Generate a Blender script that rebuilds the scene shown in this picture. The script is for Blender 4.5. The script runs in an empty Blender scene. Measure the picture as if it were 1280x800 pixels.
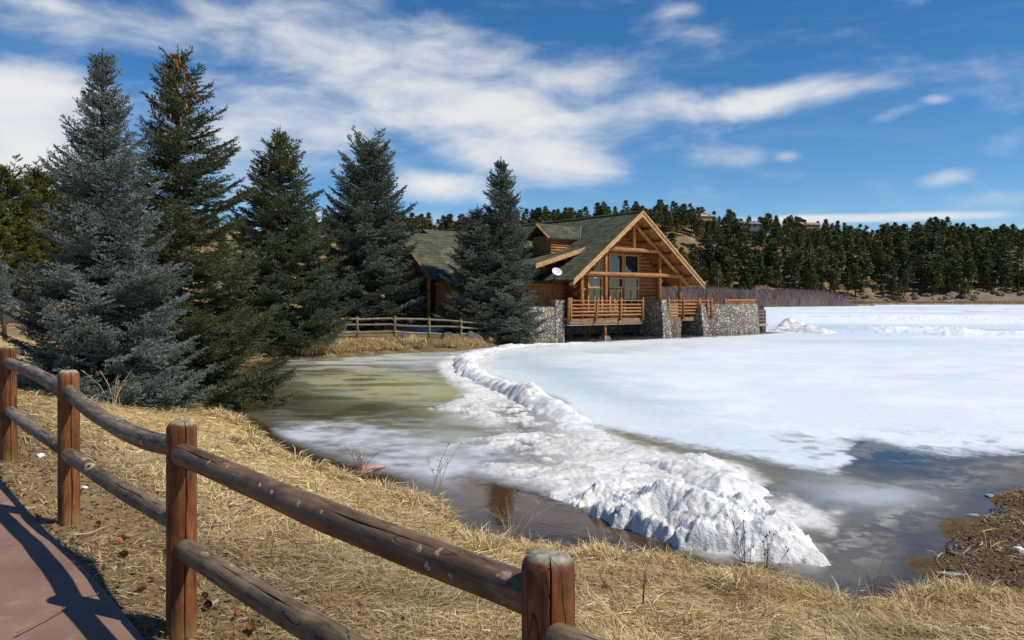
import bpy, math, random
import numpy as np
from mathutils import Vector, Matrix
random.seed(7)
RNG = np.random.default_rng(11)
C = bpy.context.scene.collection
D = bpy.data
EYE = 2.7
# photo pixel (1280x800 survey coordinates) -> ground plan
def at(px, py, z=0.0):
    Y = (EYE - z) * 1000.0 / (py - 374.0)
    return ((px - 640.0) / 1000.0 * Y, Y)
def at_d(px, py, Y):
    return ((px - 640.0) / 1000.0 * Y, Y, EYE + (374.0 - py) / 1000.0 * Y)

# ---------------------------------------------------------------- objects
def tag(o, label=None, cat=None, group=None, kind=None):
    if label: o['label'] = label
    if cat: o['category'] = cat
    if group: o['group'] = group
    if kind: o['kind'] = kind
    return o
def empty(name, loc=(0, 0, 0), rz=0.0, parent=None):
    o = D.objects.new(name, None); C.objects.link(o)
    o.location = loc; o.rotation_euler = (0, 0, rz)
    o.empty_display_size = 0.2
    if parent: o.parent = parent
    return o
def link(name, me, parent=None, loc=(0, 0, 0), rz=0.0, sc=None):
    o = D.objects.new(name, me); C.objects.link(o)
    o.location = loc; o.rotation_euler = (0, 0, rz)
    if sc is not None: o.scale = sc
    if parent: o.parent = parent
    return o
def copy_tree(o, parent=None):
    c = o.copy(); C.objects.link(c); c.parent = parent
    for ch in list(o.children): copy_tree(ch, c)
    return c
def np_mesh(name, V, F, mats, smooth=False, attrs=None, fmat=None):
    """V (N,3), F (M,k) one polygon size"""
    me = D.meshes.new(name)
    V = np.asarray(V, np.float32); F = np.asarray(F, np.int32)
    M, k = F.shape
    me.vertices.add(len(V)); me.vertices.foreach_set('co', V.ravel())
    me.loops.add(M * k); me.loops.foreach_set('vertex_index', F.ravel())
    me.polygons.add(M)
    me.polygons.foreach_set('loop_start', np.arange(0, M * k, k, dtype=np.int32))
    me.polygons.foreach_set('loop_total', np.full(M, k, np.int32))
    me.polygons.foreach_set('use_smooth', np.full(M, smooth, bool))
    for m in mats: me.materials.append(m)
    if fmat is not None: me.polygons.foreach_set('material_index', np.asarray(fmat, np.int32))
    for an, (typ, arr) in (attrs or {}).items():
        a = me.attributes.new(an, typ, 'POINT')
        arr = np.asarray(arr, np.float32)
        if typ == 'FLOAT': a.data.foreach_set('value', arr.ravel())
        else:
            if arr.shape[1] == 3: arr = np.hstack([arr, np.ones((len(arr), 1), np.float32)])
            a.data.foreach_set('color', arr.ravel())
    me.update(calc_edges=True)
    return me

class MB:
    def __init__(s): s.v = []; s.f = []; s.m = []; s.mi = 0
    def add(s, vs, fs, mi=None):
        b = len(s.v); s.v += [tuple(p) for p in vs]
        for f in fs: s.f.append([b + i for i in f]); s.m.append(s.mi if mi is None else mi)
    def box(s, x0, y0, z0, x1, y1, z1, mi=None):
        s.add([(x0,y0,z0),(x1,y0,z0),(x1,y1,z0),(x0,y1,z0),(x0,y0,z1),(x1,y0,z1),(x1,y1,z1),(x0,y1,z1)],
              [(0,3,2,1),(4,5,6,7),(0,1,5,4),(1,2,6,5),(2,3,7,6),(3,0,4,7)], mi)
    def hexa(s, bot, top, mi=None):
        n = len(bot)
        s.add(list(bot) + list(top), [tuple(range(n))[::-1], tuple(range(n, 2*n))] + [(i, (i+1) % n, n+(i+1) % n, n+i) for i in range(n)], mi)
    def slab(s, quad, th, mi=None):
        """a plate hanging th below quad (counter-clockwise from above)"""
        s.hexa([(x, y, z - th) for x, y, z in quad], quad, mi)
    def tube(s, pts, rad, n=10, mi=None, wob=0.0, cap=True):
        pts = [Vector(p) for p in pts]
        if not hasattr(rad, '__len__'): rad = [rad] * len(pts)
        rings = []; up = None
        for i, p in enumerate(pts):
            d = (pts[min(i+1, len(pts)-1)] - pts[max(i-1, 0)]).normalized()
            if up is None:
                a = Vector((0, 0, 1)) if abs(d.z) < .9 else Vector((1, 0, 0))
                up = (a - d * a.dot(d)).normalized()
            else: up = (up - d * up.dot(d)).normalized()
            w = d.cross(up)
            rings.append([p + (up * math.cos(t) + w * math.sin(t)) * rad[i] * (1 + random.uniform(-wob, wob))
                          for t in [2 * math.pi * k / n for k in range(n)]])
        vs = [q for r in rings for q in r]; fs = []
        for i in range(len(pts) - 1):
            for k in range(n):
                fs.append((i*n+k, i*n+(k+1) % n, (i+1)*n+(k+1) % n, (i+1)*n+k))
        if cap:
            fs.append(tuple(range(n))[::-1]); fs.append(tuple((len(pts)-1)*n + k for k in range(n)))
        s.add(vs, fs, mi)
    def log(s, p0, p1, r, n=10, mi=None, round_end=.25, seg=1, r1=None, bend=None, wob=0.0):
        p0 = Vector(p0); p1 = Vector(p1); L = (p1 - p0).length; r1 = r if r1 is None else r1
        d = (p1 - p0) / L; e = round_end * r
        ts = [0, e/L] + [e/L + (1 - 2*e/L) * i / seg for i in range(1, seg)] + [1 - e/L, 1]
        pts = []; rs = []
        for i, t in enumerate(ts):
            p = p0 + d * (L * t)
            if bend: p = p + Vector(bend) * (4 * t * (1 - t))
            pts.append(p); rr = r + (r1 - r) * t
            rs.append(rr * (.8 if i in (0, len(ts)-1) and round_end else 1) * (1 + (random.uniform(-.03, .03) if wob else 0)))
        s.tube(pts, rs, n, mi, wob)
    def build(s, name, mats, parent=None, smooth=None, loc=(0,0,0), rz=0.0):
        if not isinstance(mats, (list, tuple)): mats = [mats]
        me = D.meshes.new(name); me.from_pydata(s.v, [], s.f)
        for m in mats: me.materials.append(m)
        me.polygons.foreach_set('material_index', s.m)
        if smooth is not None:
            for p in me.polygons: p.use_smooth = True
            me.update()
            try: me.set_sharp_from_angle(angle=math.radians(smooth))
            except Exception: pass
        me.update()
        return link(name, me, parent, loc, rz)

# ---------------------------------------------------------------- noise
def _h(i, j, s):
    n = (i.astype(np.int64) * 374761393 + j.astype(np.int64) * 668265263 + s * 1442695041) & 0xffffffff
    n = ((n ^ (n >> 13)) * 1274126177) & 0xffffffff
    return ((n ^ (n >> 16)) & 0xffff) / 65535.0
def vnoise(x, y, s=0):
    x = np.asarray(x, float); y = np.asarray(y, float)
    xi = np.floor(x); yi = np.floor(y); fx = x - xi; fy = y - yi
    fx = fx*fx*fx*(fx*(fx*6-15)+10); fy = fy*fy*fy*(fy*(fy*6-15)+10)
    xi = xi.astype(np.int64); yi = yi.astype(np.int64)
    a = _h(xi, yi, s); b = _h(xi+1, yi, s); c = _h(xi, yi+1, s); d = _h(xi+1, yi+1, s)
    return (a + (b-a)*fx) * (1-fy) + (c + (d-c)*fx) * fy
def fbm(x, y, oct=4, s=0, gain=.5):
    t = 0; a = 1; n = 0
    for o in range(oct):
        t = t + a * vnoise(x * 2**o + 17.3*o, y * 2**o - 9.1*o, s + o); n += a; a *= gain
    return t / n
def ss(x, a=0.0, b=1.0):
    t = np.clip((np.asarray(x, float) - a) / (b - a), 0, 1); return t*t*(3-2*t)
def poly_sd(x, y, P, closed=True):
    """distance to polyline; negative inside when closed"""
    x = np.asarray(x, float); y = np.asarray(y, float)
    d = np.full(x.shape, 1e18); ins = np.zeros(x.shape, bool); n = len(P)
    for i in range(n if closed else n-1):
        ax, ay = P[i]; bx, by = P[(i+1) % n]
        ex, ey = bx-ax, by-ay
        t = np.clip(((x-ax)*ex + (y-ay)*ey) / (ex*ex+ey*ey+1e-12), 0, 1)
        d = np.minimum(d, (x-ax-t*ex)**2 + (y-ay-t*ey)**2)
        if closed:
            c = ((ay > y) != (by > y)); 
            if ey != 0: ins ^= c & (x < ex*(y-ay)/ey + ax)
    d = np.sqrt(d)
    return np.where(ins, -d, d) if closed else d
def poly_t(x, y, P):
    """nearest point on an open polyline: distance, arc index (float), side (+ left)"""
    d = np.full(x.shape, 1e18); T = np.zeros(x.shape); S = np.zeros(x.shape)
    for i in range(len(P)-1):
        ax, ay = P[i][:2]; bx, by = P[i+1][:2]; ex, ey = bx-ax, by-ay
        t = np.clip(((x-ax)*ex + (y-ay)*ey) / (ex*ex+ey*ey), 0, 1)
        q = (x-ax-t*ex)**2 + (y-ay-t*ey)**2
        m = q < d; d = np.where(m, q, d); T = np.where(m, i+t, T); S = np.where(m, np.sign(ex*(y-ay)-ey*(x-ax)), S)
    return np.sqrt(d), T, S

# ---------------------------------------------------------------- materials
class NT:
    def __init__(s, m):
        m.use_nodes = True; s.t = m.node_tree; s.t.nodes.clear()
    def n(s, typ, **kw):
        nd = s.t.nodes.new(typ)
        for k, v in kw.items():
            if k == 'i':
                for kk, vv in v.items():
                    if isinstance(vv, bpy.types.NodeSocket): s.t.links.new(vv, nd.inputs[kk])
                    else: nd.inputs[kk].default_value = vv
            else: setattr(nd, k, v)
        return nd
    def link(s, a, b): s.t.links.new(a, b)
    def ramp(s, fac, stops, interp='LINEAR'):
        r = s.n('ShaderNodeValToRGB'); cr = r.color_ramp; cr.interpolation = interp
        while len(cr.elements) < len(stops): cr.elements.new(.5)
        for e, (p, c) in zip(cr.elements, stops):
            e.position = p; e.color = (*c, 1) if len(c) == 3 else c
        s.link(fac, r.inputs['Fac']); return r.outputs['Color']
    def mix(s, fac, a, b, mode='MIX'):
        m = s.n('ShaderNodeMix', data_type='RGBA', blend_type=mode)
        for sock, v in ((m.inputs[0], fac), (m.inputs[6], a), (m.inputs[7], b)):
            if isinstance(v, bpy.types.NodeSocket): s.link(v, sock)
            elif isinstance(v, (int, float)): sock.default_value = v
            else: sock.default_value = (*v, 1) if len(v) == 3 else v
        return m.outputs[2]
    def math(s, op, a, b=0.0, c=0.0):
        m = s.n('ShaderNodeMath', operation=op)
        for k, v in enumerate((a, b, c)):
            if isinstance(v, bpy.types.NodeSocket): s.link(v, m.inputs[k])
            else: m.inputs[k].default_value = v
        return m.outputs[0]
    def rng(s, v, a, b, c=0.0, d=1.0, smooth=True):
        m = s.n('ShaderNodeMapRange', interpolation_type='SMOOTHSTEP' if smooth else 'LINEAR')
        s.link(v, m.inputs['Value'])
        for k, x in zip(('From Min', 'From Max', 'To Min', 'To Max'), (a, b, c, d)): m.inputs[k].default_value = x
        return m.outputs['Result']
    def coord(s, kind='Object', scale=(1,1,1), loc=(0,0,0)):
        tc = s.n('ShaderNodeTexCoord'); mp = s.n('ShaderNodeMapping')
        mp.inputs['Scale'].default_value = scale; mp.inputs['Location'].default_value = loc
        s.link(tc.outputs[kind], mp.inputs['Vector']); return mp.outputs['Vector']
    def noise(s, vec, scale, detail=4, rough=.55, dist=0.0):
        n = s.n('ShaderNodeTexNoise'); s.link(vec, n.inputs['Vector'])
        n.inputs['Scale'].default_value = scale; n.inputs['Detail'].default_value = detail
        n.inputs['Roughness'].default_value = rough; n.inputs['Distortion'].default_value = dist
        return n.outputs['Fac']
    def voro(s, vec, scale, feature='F1', rand=1.0):
        n = s.n('ShaderNodeTexVoronoi', feature=feature); s.link(vec, n.inputs['Vector'])
        n.inputs['Scale'].default_value = scale; n.inputs['Randomness'].default_value = rand
        return n
    def attr(s, name, out='Fac'):
        a = s.n('ShaderNodeAttribute'); a.attribute_name = name; return a.outputs[out]
    def bump(s, h, strength=.5, dist=.02, normal=None):
        b = s.n('ShaderNodeBump'); s.link(h, b.inputs['Height'])
        b.inputs['Strength'].default_value = strength; b.inputs['Distance'].default_value = dist
        if normal is not None: s.link(normal, b.inputs['Normal'])
        return b.outputs['Normal']
    def out(s, col, rough=.8, normal=None, spec=.3, metal=0.0, trans=0.0):
        p = s.n('ShaderNodeBsdfPrincipled')
        for k, v in (('Base Color', col), ('Roughness', rough), ('Specular IOR Level', spec), ('Metallic', metal)):
            if isinstance(v, bpy.types.NodeSocket): s.link(v, p.inputs[k])
            elif isinstance(v, (int, float)): p.inputs[k].default_value = v
            else: p.inputs[k].default_value = (*v, 1)
        if normal is not None: s.link(normal, p.inputs['Normal'])
        o = s.n('ShaderNodeOutputMaterial'); sh = p.outputs[0]
        if trans:
            t = s.n('ShaderNodeBsdfTranslucent'); s.link(col, t.inputs['Color'])
            mx = s.n('ShaderNodeMixShader'); mx.inputs[0].default_value = trans
            s.link(sh, mx.inputs[1]); s.link(t.outputs[0], mx.inputs[2]); sh = mx.outputs[0]
        s.link(sh, o.inputs['Surface']); return p
def mat(name):
    m = D.materials.new(name); return m, NT(m)
def m_plain(name, col, rough=.8, var=.25, scale=4.0, spec=.3, bump=0.0, metal=0.0, coord='Object', dist=.02):
    m, t = mat(name); v = t.coord(coord)
    n = t.noise(v, scale, 5)
    c = t.ramp(n, [(.25, [x*(1-var) for x in col]), (.75, [min(1, x*(1+var)) for x in col])])
    nb = t.bump(t.noise(v, scale*6, 4), bump, dist) if bump else None
    t.out(c, rough, nb, spec, metal); return m
def m_wood(name, dark, light, axis='X', grain=9.0, rough=.75, bump=.4, crack=.5, knots=False, length_scale=.12, tint=None, dist=.006):
    m, t = mat(name)
    sc = {'X': (length_scale, 1, 1), 'Y': (1, length_scale, 1), 'Z': (1, 1, length_scale)}[axis]
    oi = t.n('ShaderNodeObjectInfo')
    tc = t.n('ShaderNodeTexCoord'); ad = t.n('ShaderNodeVectorMath', operation='MULTIPLY_ADD')
    t.link(oi.outputs['Random'], ad.inputs[0]); ad.inputs[1].default_value = (13, 7, 5); t.link(tc.outputs['Object'], ad.inputs[2])
    mp = t.n('ShaderNodeMapping'); mp.inputs['Scale'].default_value = sc; t.link(ad.outputs[0], mp.inputs['Vector'])
    v = mp.outputs['Vector']
    g = t.noise(v, grain*4, 6, .65, .6); w = t.noise(v, grain*.5, 3, .5)
    mixg = t.math('ADD', t.math('MULTIPLY', g, .6), t.math('MULTIPLY', w, .4))
    c = t.ramp(mixg, [(.36, dark), (.5, [(a+b)/2 for a, b in zip(dark, light)]), (.63, light)])
    cr = t.noise(v, grain*2.2, 2, .4, .3)
    crk = t.math('MULTIPLY', t.rng(t.math('ABSOLUTE', t.math('SUBTRACT', cr, .5)), .0, .012, 1, 0), crack)
    gate = t.rng(t.noise(ad.outputs[0], 2.2, 2), .5, .6)
    crk = t.math('MULTIPLY', crk, gate)
    c = t.mix(crk, c, [x*.18 for x in dark])
    hgt = t.math('SUBTRACT', g, t.math('MULTIPLY', crk, 2.0))
    if knots:
        kv = t.n('ShaderNodeMapping'); kv.inputs['Scale'].default_value = {'X': (.55, 1, 1), 'Z': (1, 1, .55)}[axis]
        t.link(ad.outputs[0], kv.inputs['Vector'])
        wv = t.n('ShaderNodeTexNoise'); t.link(ad.outputs[0], wv.inputs['Vector']); wv.inputs['Scale'].default_value = 30
        dv = t.n('ShaderNodeVectorMath', operation='MULTIPLY_ADD'); t.link(wv.outputs['Color'], dv.inputs[0]); dv.inputs[1].default_value = (.03,.03,.03); t.link(kv.outputs['Vector'], dv.inputs[2])
        k = t.voro(dv.outputs[0], knots).outputs['Distance']
        ring = t.math('MULTIPLY', t.rng(k, .12, .2, 1, 0), .8); core = t.rng(k, .05, .10, 1, 0)
        c = t.mix(ring, c, [min(1, x*1.7+.12) for x in light]); c = t.mix(core, c, [x*.3 for x in dark])
        hgt = t.math('ADD', hgt, t.math('MULTIPLY', ring, .8))
    blot = t.noise(ad.outputs[0], 5.5, 5, .65)
    c = t.mix(1.0, c, t.ramp(blot, [(.32, (.62,.6,.58)), (.66, (1.22,1.22,1.2))]), 'MULTIPLY')
    if tint: c = tint(t, c, ad.outputs[0], tc)
    t.out(c, rough, t.bump(hgt, bump, dist), .3); return m
# ---------------------------------------------------------------- camera, sun, sky
sc = bpy.context.scene
cam = D.objects.new('camera', D.cameras.new('camera')); C.objects.link(cam)
cam.location = (0, 0, EYE); cam.rotation_euler = (math.radians(90), 0, 0)
cam.data.sensor_width = 36; cam.data.lens = 28.125; cam.data.shift_y = -26/1280
cam.data.clip_start = .05; cam.data.clip_end = 9000
sc.camera = cam
SUN = Vector((.60, -.19, .777)).normalized()
sun = D.objects.new('sun', D.lights.new('sun', 'SUN')); C.objects.link(sun)
sun.data.energy = 4.7; sun.data.angle = math.radians(.53); sun.data.color = (1, .94, .84)
sun.rotation_euler = (-SUN).to_track_quat('-Z', 'Y').to_euler()
w = D.worlds.new('World'); sc.world = w
t = NT(w)
sky = t.n('ShaderNodeTexSky'); sky.sky_type = 'NISHITA'; sky.sun_disc = False
sky.sun_elevation = math.asin(SUN.z); sky.sun_rotation = math.atan2(SUN.x, SUN.y)
sky.altitude = 2300; sky.air_density = 1.0; sky.dust_density = .25; sky.ozone_density = 2.2
tc = t.n('ShaderNodeTexCoord'); sx = t.n('ShaderNodeSeparateXYZ'); t.link(tc.outputs['Generated'], sx.inputs[0])
x, y, z = sx.outputs
az = t.math('ARCTAN2', x, y)
hyp = t.math('SQRT', t.math('ADD', t.math('MULTIPLY', x, x), t.math('MULTIPLY', y, y)))
v = t.math('DIVIDE', z, t.math('MAXIMUM', hyp, .02))
uv = t.n('ShaderNodeCombineXYZ'); t.link(az, uv.inputs[0]); t.link(v, uv.inputs[1]); uv = uv.outputs[0]
CL = [ # photo position, half sizes, tilt deg, weight
 (470, 75, 260, 75, -6, .62), (590, 130, 240, 70, -12, .75), (660, 190, 160, 50, -10, .74), (950, 128, 175, 24, 5, .66), (790,140,170,40,0,.52), (690,100,200,70,0,.45),
 (560, 235, 130, 26, 0, .62), (40, 150, 150, 75, 0, .80), (20, 205, 160, 40, 0, .70), (150, 40, 260, 50, 0, .38), (330, 160, 200, 90, 0, .55), (320,20,300,45,0,.42),
 (1112, 144, 52, 13, 14, .40), (1170, 125, 30, 8, -5, .36), (1183, 221, 50, 13, 8, .42), (985, 195, 28, 10, 0, .36),
 (845, 12, 40, 16, 0, .40), (1075, 273, 190, 7, -1, .85), (1275, 245, 70, 14, 0, .38), (860, 60, 260, 50, 8, .16), (1000,185,260,20,4,.2), (60,8,90,18,0,.5),(500,275,200,16,0,.4)]
cov = None
for px, py, rx, ry, an, wt in CL:
    a0 = math.atan((px-640)/1000); v0 = (374-py)/1000*math.cos(a0)
    k = math.cos(a0)**2
    mp = t.n('ShaderNodeMapping', vector_type='TEXTURE'); t.link(uv, mp.inputs['Vector'])
    mp.inputs['Location'].default_value = (a0, v0, 0); mp.inputs['Rotation'].default_value = (0, 0, math.radians(an))
    mp.inputs['Scale'].default_value = (rx/1000*k*1.42, ry/1000*1.42, 1)
    ln = t.n('ShaderNodeVectorMath', operation='LENGTH'); t.link(mp.outputs[0], ln.inputs[0])
    b = t.math('MULTIPLY', t.rng(ln.outputs['Value'], 0, 1, 1, 0), wt)
    cov = b if cov is None else t.math('MAXIMUM', cov, b) if wt < .3 else t.math('SMOOTH_MAX', cov, b, .12)
mp = t.n('ShaderNodeMapping'); t.link(uv, mp.inputs['Vector']); mp.inputs['Scale'].default_value = (4.2, 10, 1); mp.inputs['Rotation'].default_value = (0, 0, .12)
n1 = t.noise(mp.outputs[0], 1.7, 10, .56, .25)
mp2 = t.n('ShaderNodeMapping'); t.link(uv, mp2.inputs['Vector']); mp2.inputs['Scale'].default_value = (2.2, 14, 1); mp2.inputs['Rotation'].default_value = (0, 0, -.35)
n2 = t.noise(mp2.outputs[0], 2.0, 7, .6, .8)
den = t.math('ADD', cov, t.math('MULTIPLY', t.math('SUBTRACT', n1, .5), 1.15))
den = t.math('MULTIPLY', t.rng(den, .08, .74), .93)
cir = t.math('MULTIPLY', t.rng(n2, .48, .8), .13)
den = t.math('MAXIMUM', den, t.math('MULTIPLY', cir, t.rng(v, .02, .3)))
den = t.math('MULTIPLY', den, t.rng(z, -.02, .015))
cc = t.ramp(n1, [(.35, (.78, .84, .93)), (.62, (1, 1, 1))])
hs = t.n('ShaderNodeHueSaturation'); hs.inputs['Saturation'].default_value = 1.33; hs.inputs['Value'].default_value = 1.0
t.link(sky.outputs[0], hs.inputs['Color'])
b1 = t.n('ShaderNodeBackground'); t.link(hs.outputs[0], b1.inputs['Color']); b1.inputs['Strength'].default_value = .116
b2 = t.n('ShaderNodeBackground'); t.link(cc, b2.inputs['Color']); b2.inputs['Strength'].default_value = .86
mx = t.n('ShaderNodeMixShader'); t.link(den, mx.inputs[0]); t.link(b1.outputs[0], mx.inputs[1]); t.link(b2.outputs[0], mx.inputs[2])
o = t.n('ShaderNodeOutputWorld'); t.link(mx.outputs[0], o.inputs['Surface'])
vs = sc.view_settings; vs.view_transform = 'Standard'; vs.look = 'None'; vs.exposure = 0; vs.gamma = 1; vs.use_curve_mapping = False
sc.cycles.use_denoising = True
sc.cycles.max_bounces = 6; sc.cycles.diffuse_bounces = 3; sc.cycles.glossy_bounces = 3; sc.cycles.transparent_max_bounces = 6
sc.cycles.caustics_reflective = False; sc.cycles.caustics_refractive = False
sc.render.use_persistent_data = False
# ---------------------------------------------------------------- plan of the place
LO = Vector((9.29, 57.0, 0)); LU = Vector((.7915, .6112, 0)); LN = Vector((-.6112, .7915, 0)); LROT = math.atan2(.6112, .7915)
def lodge(a, b): p = LO + LU*a + LN*b; return (p.x, p.y)
SHORE_PX = [(268,500),(300,522),(330,545),(352,556),(380,562),(432,581),(504,596),(545,607),(590,643),(620,654),(665,660),(717,669),(755,672),
 (785,677),(837,680),(860,686),(905,695),(958,702),(1017,716),(1056,726),(1105,731),(1140,736),(1172,728),(1168,712),(1166,690),(1182,663),(1212,652),(1222,638),(1243,618),(1252,607)]
near = [at(px, py, .30 if 330 < px < 1130 and k < 23 else .12) for k, (px, py) in enumerate(SHORE_PX)]
LAKE = near + [(9,11.6),(14,10.5),(40,9),(450,40),(450,388),(300,388),(156,386),(150,330),(121,300),(88,281),(70,258),(44,170),(27,96),lodge(14.7,9),lodge(14.7,2.6),
 lodge(9,4.7),lodge(-7.3,4.7),lodge(-7.45,.12),lodge(-11.5,.12),(-.6,47.2),(-2.9,42.2),(-4.4,41.5),(-6.4,39.7),(-8.5,37),(-10.4,36),(-11.6,34),(-12,31),(-11.8,27),(-10.6,24.8),(-8.9,23.2),(-8.0,22.2)]
PATH_EDGE = [(-13.2,17.5),(-9.3,12.8),(-7.365,10.505),(-5.575,8.455),(-3.81,6.435),(-2.03,4.36),(-.055,2.265),(1.885,.275),(5.2,-3.3)]
POSTS = [(-7.2,10.65),(-5.41,8.6),(-3.645,6.58),(-1.86,4.5),(.11,2.41),(2.05,.42)]
def path_d(x, y):
    d, T, S = poly_t(x, y, PATH_EDGE); return d * S   # + = lake side (left of travel?) fixed below
_s = path_d(np.array([-1.86]), np.array([4.5]))[0]; PSGN = 1 if _s > 0 else -1
def path_sd(x, y): return path_d(x, y) * PSGN        # + towards the fence, - on the path
PLAZA = [(-70,52),(-34,47),(-29,50),(-28,60),(-31,74),(-40,84),(-75,84)]
def hill_h(x, y):
    r = x / np.maximum(y, 1)
    amp = np.interp(r, [-1.2,-.35,-.12,.0,.2,.32,.45,.7,1.2], [34,36,44,50,54,45,41,38,34])
    base = np.interp(r, [-1.2,-.45,-.2,-.05,.1], [240,280,340,398,400])
    tt = np.clip((y - base) / 175, 0, 1)
    h = amp * (tt*.55 + .45*ss(tt)) * (1 + .0*r)
    h = h + ss(tt, 0, .15) * (fbm(x/45, y/45, 4, 3) - .5) * 12
    h = h + np.clip(y - base - 175, 0, 1e9) * .01
    left = np.clip(y - 82, 0, 70) * .075 * ss(-r, .16, .34)
    rock = 2.0 * ss(x, 150, 175) * ss(y, 403, 409) * fbm(x/5, y/3, 3, 8)
    return np.where(y > 60, h + left + rock, 0)
def land_base(x, y):
    sd = poly_sd(x, y, LAKE)
    spit = ss(x, 3.3, 4.7) * ss(y, 5.6, 7.6) * ss(y, 40, 25)
    sd = sd + (fbm(x*1.5, y*1.5, 4, 77)-.5)*1.1*spit + (fbm(x*2.2, y*2.2, 3, 78)-.5)*.35*ss(np.hypot(x, y), 26, 14)
    e = np.clip(sd, 0, None)
    amp1 = .10 * (1 - .4*spit); amp2 = .80 * (1 - .82*spit) 
    z = amp1 * ss(e, 0, .35) + amp2 * (1 - np.exp(-e / 3.1)) + .1*ss(e, 5, 14)
    z = z + .12*np.exp(-((x+2.5)**2+(y-5.3)**2)/2.6)
    z = z + .24*ss(-x, .6, 5.5)*ss(e, .8, 4.5)*ss(y, 32, 14)
    z = np.where(sd < 0, -.45 * ss(-sd, 0, 3.0), z)
    return z, sd, spit
def terrain(x, y, fine=True):
    x = np.asarray(x, float); y = np.asarray(y, float)
    z, sd, spit = land_base(x, y)
    r = np.hypot(x, y); pm = ss(path_sd(x, y), -.02, .14)
    pm = np.where(r > 40, 1, pm)
    n = (fbm(x*.55, y*.55, 3, 21) - .5) * .16 + (fbm(x*3.1, y*3.1, 3, 22) - .5) * .07
    z = z + n * pm * ss(sd, -.1, .8) * (1 - .5*spit)
    z = z - .05 * (1 - pm)
    pl = ss(poly_sd(x, y, PLAZA), -.2, 1.5)
    z = np.where(y > 30, z + hill_h(x, y), z)
    z = z - .04*(1-pl)
    return z
def tz(x, y): return float(terrain(np.array([x]), np.array([y]))[0])
def path_z(x, y):
    z, sd, sp = land_base(np.asarray(x, float), np.asarray(y, float)); return z + .0

# ---------------------------------------------------------------- terrain sheet
rr = np.concatenate([[0.0], np.exp(np.linspace(math.log(.5), math.log(5200), 470))])
# extra rings over the hill
rr = np.sort(np.concatenate([rr, np.linspace(385, 600, 60)]))
th = np.concatenate([np.linspace(-40, 40, 420, endpoint=False), np.linspace(40, 320, 90, endpoint=False)])
th = np.radians(th)
Rg, Tg = np.meshgrid(rr[1:], th, indexing='ij')
X = Rg*np.sin(Tg); Y = Rg*np.cos(Tg)
X = np.concatenate([[0.0], X.ravel()]); Y = np.concatenate([[0.0], Y.ravel()])
Z = terrain(X, Y)
nr, nt = Rg.shape
idx = 1 + np.arange(nr*nt).reshape(nr, nt)
q = np.stack([idx[:-1], np.roll(idx, -1, 1)[:-1], np.roll(idx, -1, 1)[1:], idx[1:]], -1).reshape(-1, 4)[:, ::-1]
cap = np.stack([np.zeros(nt, int), np.roll(idx[0], -1), idx[0], idx[0]], -1)
sd = poly_sd(X, Y, LAKE); dist = np.hypot(X, Y)
straw = np.array([.52,.38,.185]); litter = np.array([.21,.145,.078]); soil_and_shade = np.array([.13,.09,.052]); tan = np.array([.33,.245,.13])
hillc = np.array([.235,.155,.085]); hilld = np.array([.15,.108,.065]); grav = np.array([.125,.085,.05]); gravo = np.array([.20,.105,.04]); bed = np.array([.06,.04,.022])
col = np.tile(straw, (len(X), 1))
def blend(m, c):
    global col
    col = col + (np.asarray(c) - col) * np.clip(m, 0, 1)[:, None]
n_a = fbm(X*.8, Y*.8, 4, 31); n_b = fbm(X*.25, Y*.25, 4, 32)
psd = path_sd(X, Y)
fl = ss(psd, 2.3, .9) * ss(dist, 22, 14) * ss(sd, .5, 2)
blend(fl * (.5 + n_a), litter)
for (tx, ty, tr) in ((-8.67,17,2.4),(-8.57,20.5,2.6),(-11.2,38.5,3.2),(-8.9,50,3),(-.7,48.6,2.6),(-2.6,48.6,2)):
    blend(ss(np.hypot(X-tx, Y-ty), tr*1.1, tr*.6) * .9, soil_and_shade)
mid = ss(dist, 34, 46) * (dist < 395)
blend(mid * ss(n_b, .35, .6), tan*.85); blend(mid * ss(n_a, .5, .7)*.6, soil_and_shade*1.3)
blend(ss(Y, 34, 37)*ss(Y, 56, 50)*ss(X, -16, -13)*ss(X, 3, 0)*ss(sd, 0, .6)*(.45+.8*n_a), soil_and_shade)  # far bank: dark soil, with the spruces' cast shade painted into the ground colour
hl = ss(Y, 388, 398)
blend(hl, hillc); blend(hl * ss(fbm(X/14, Y/14, 4, 33), .42, .62), hilld); blend(hl*ss(fbm(X/7, Y/7, 3, 35), .58, .7)*.7, (.36,.27,.16))
blend(ss(Y, 402, 406) * ss(X, 135, 165) * ss(Y, 432, 416), (.22,.18,.145))
sp = ss(X, 3.2, 4.4) * ss(Y, 5.9, 7.2) * ss(dist, 25, 18)
blend(sp, grav); blend(sp * ss(np.hypot(X-5.5, Y-8.3), 2.2, .8) * ss(n_a, .3, .6), gravo)
blend(sp*ss(sd, .7, .1)*.7, (.055,.038,.022))
blend(ss(sd, .12, -.05), bed)
blend(ss(sd, .5, .05)*.6*(dist<60), litter)
m, t = mat('earth_and_dry_grass')
c = t.attr('ground_color', 'Color'); v = t.coord('Object')
n1 = t.noise(v, 9, 6, .7); n2 = t.noise(v, 55, 4, .7)
c = t.mix(1.0, c, t.ramp(n1, [(.3, (.62,.6,.56)), (.7, (1.3,1.3,1.25))]), 'MULTIPLY')
c = t.mix(1.0, c, t.ramp(n2, [(.3, (.6,.58,.55)), (.72, (1.35,1.33,1.3))]), 'MULTIPLY')
t.out(c, .95, t.bump(t.math('ADD', n1, n2), .6, .04), .15)
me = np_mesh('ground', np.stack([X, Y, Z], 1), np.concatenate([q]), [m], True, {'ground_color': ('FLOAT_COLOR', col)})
tag(link('ground', me), 'straw coloured dry ground around the lake rising to a tan hillside', 'ground', kind='structure')

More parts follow.
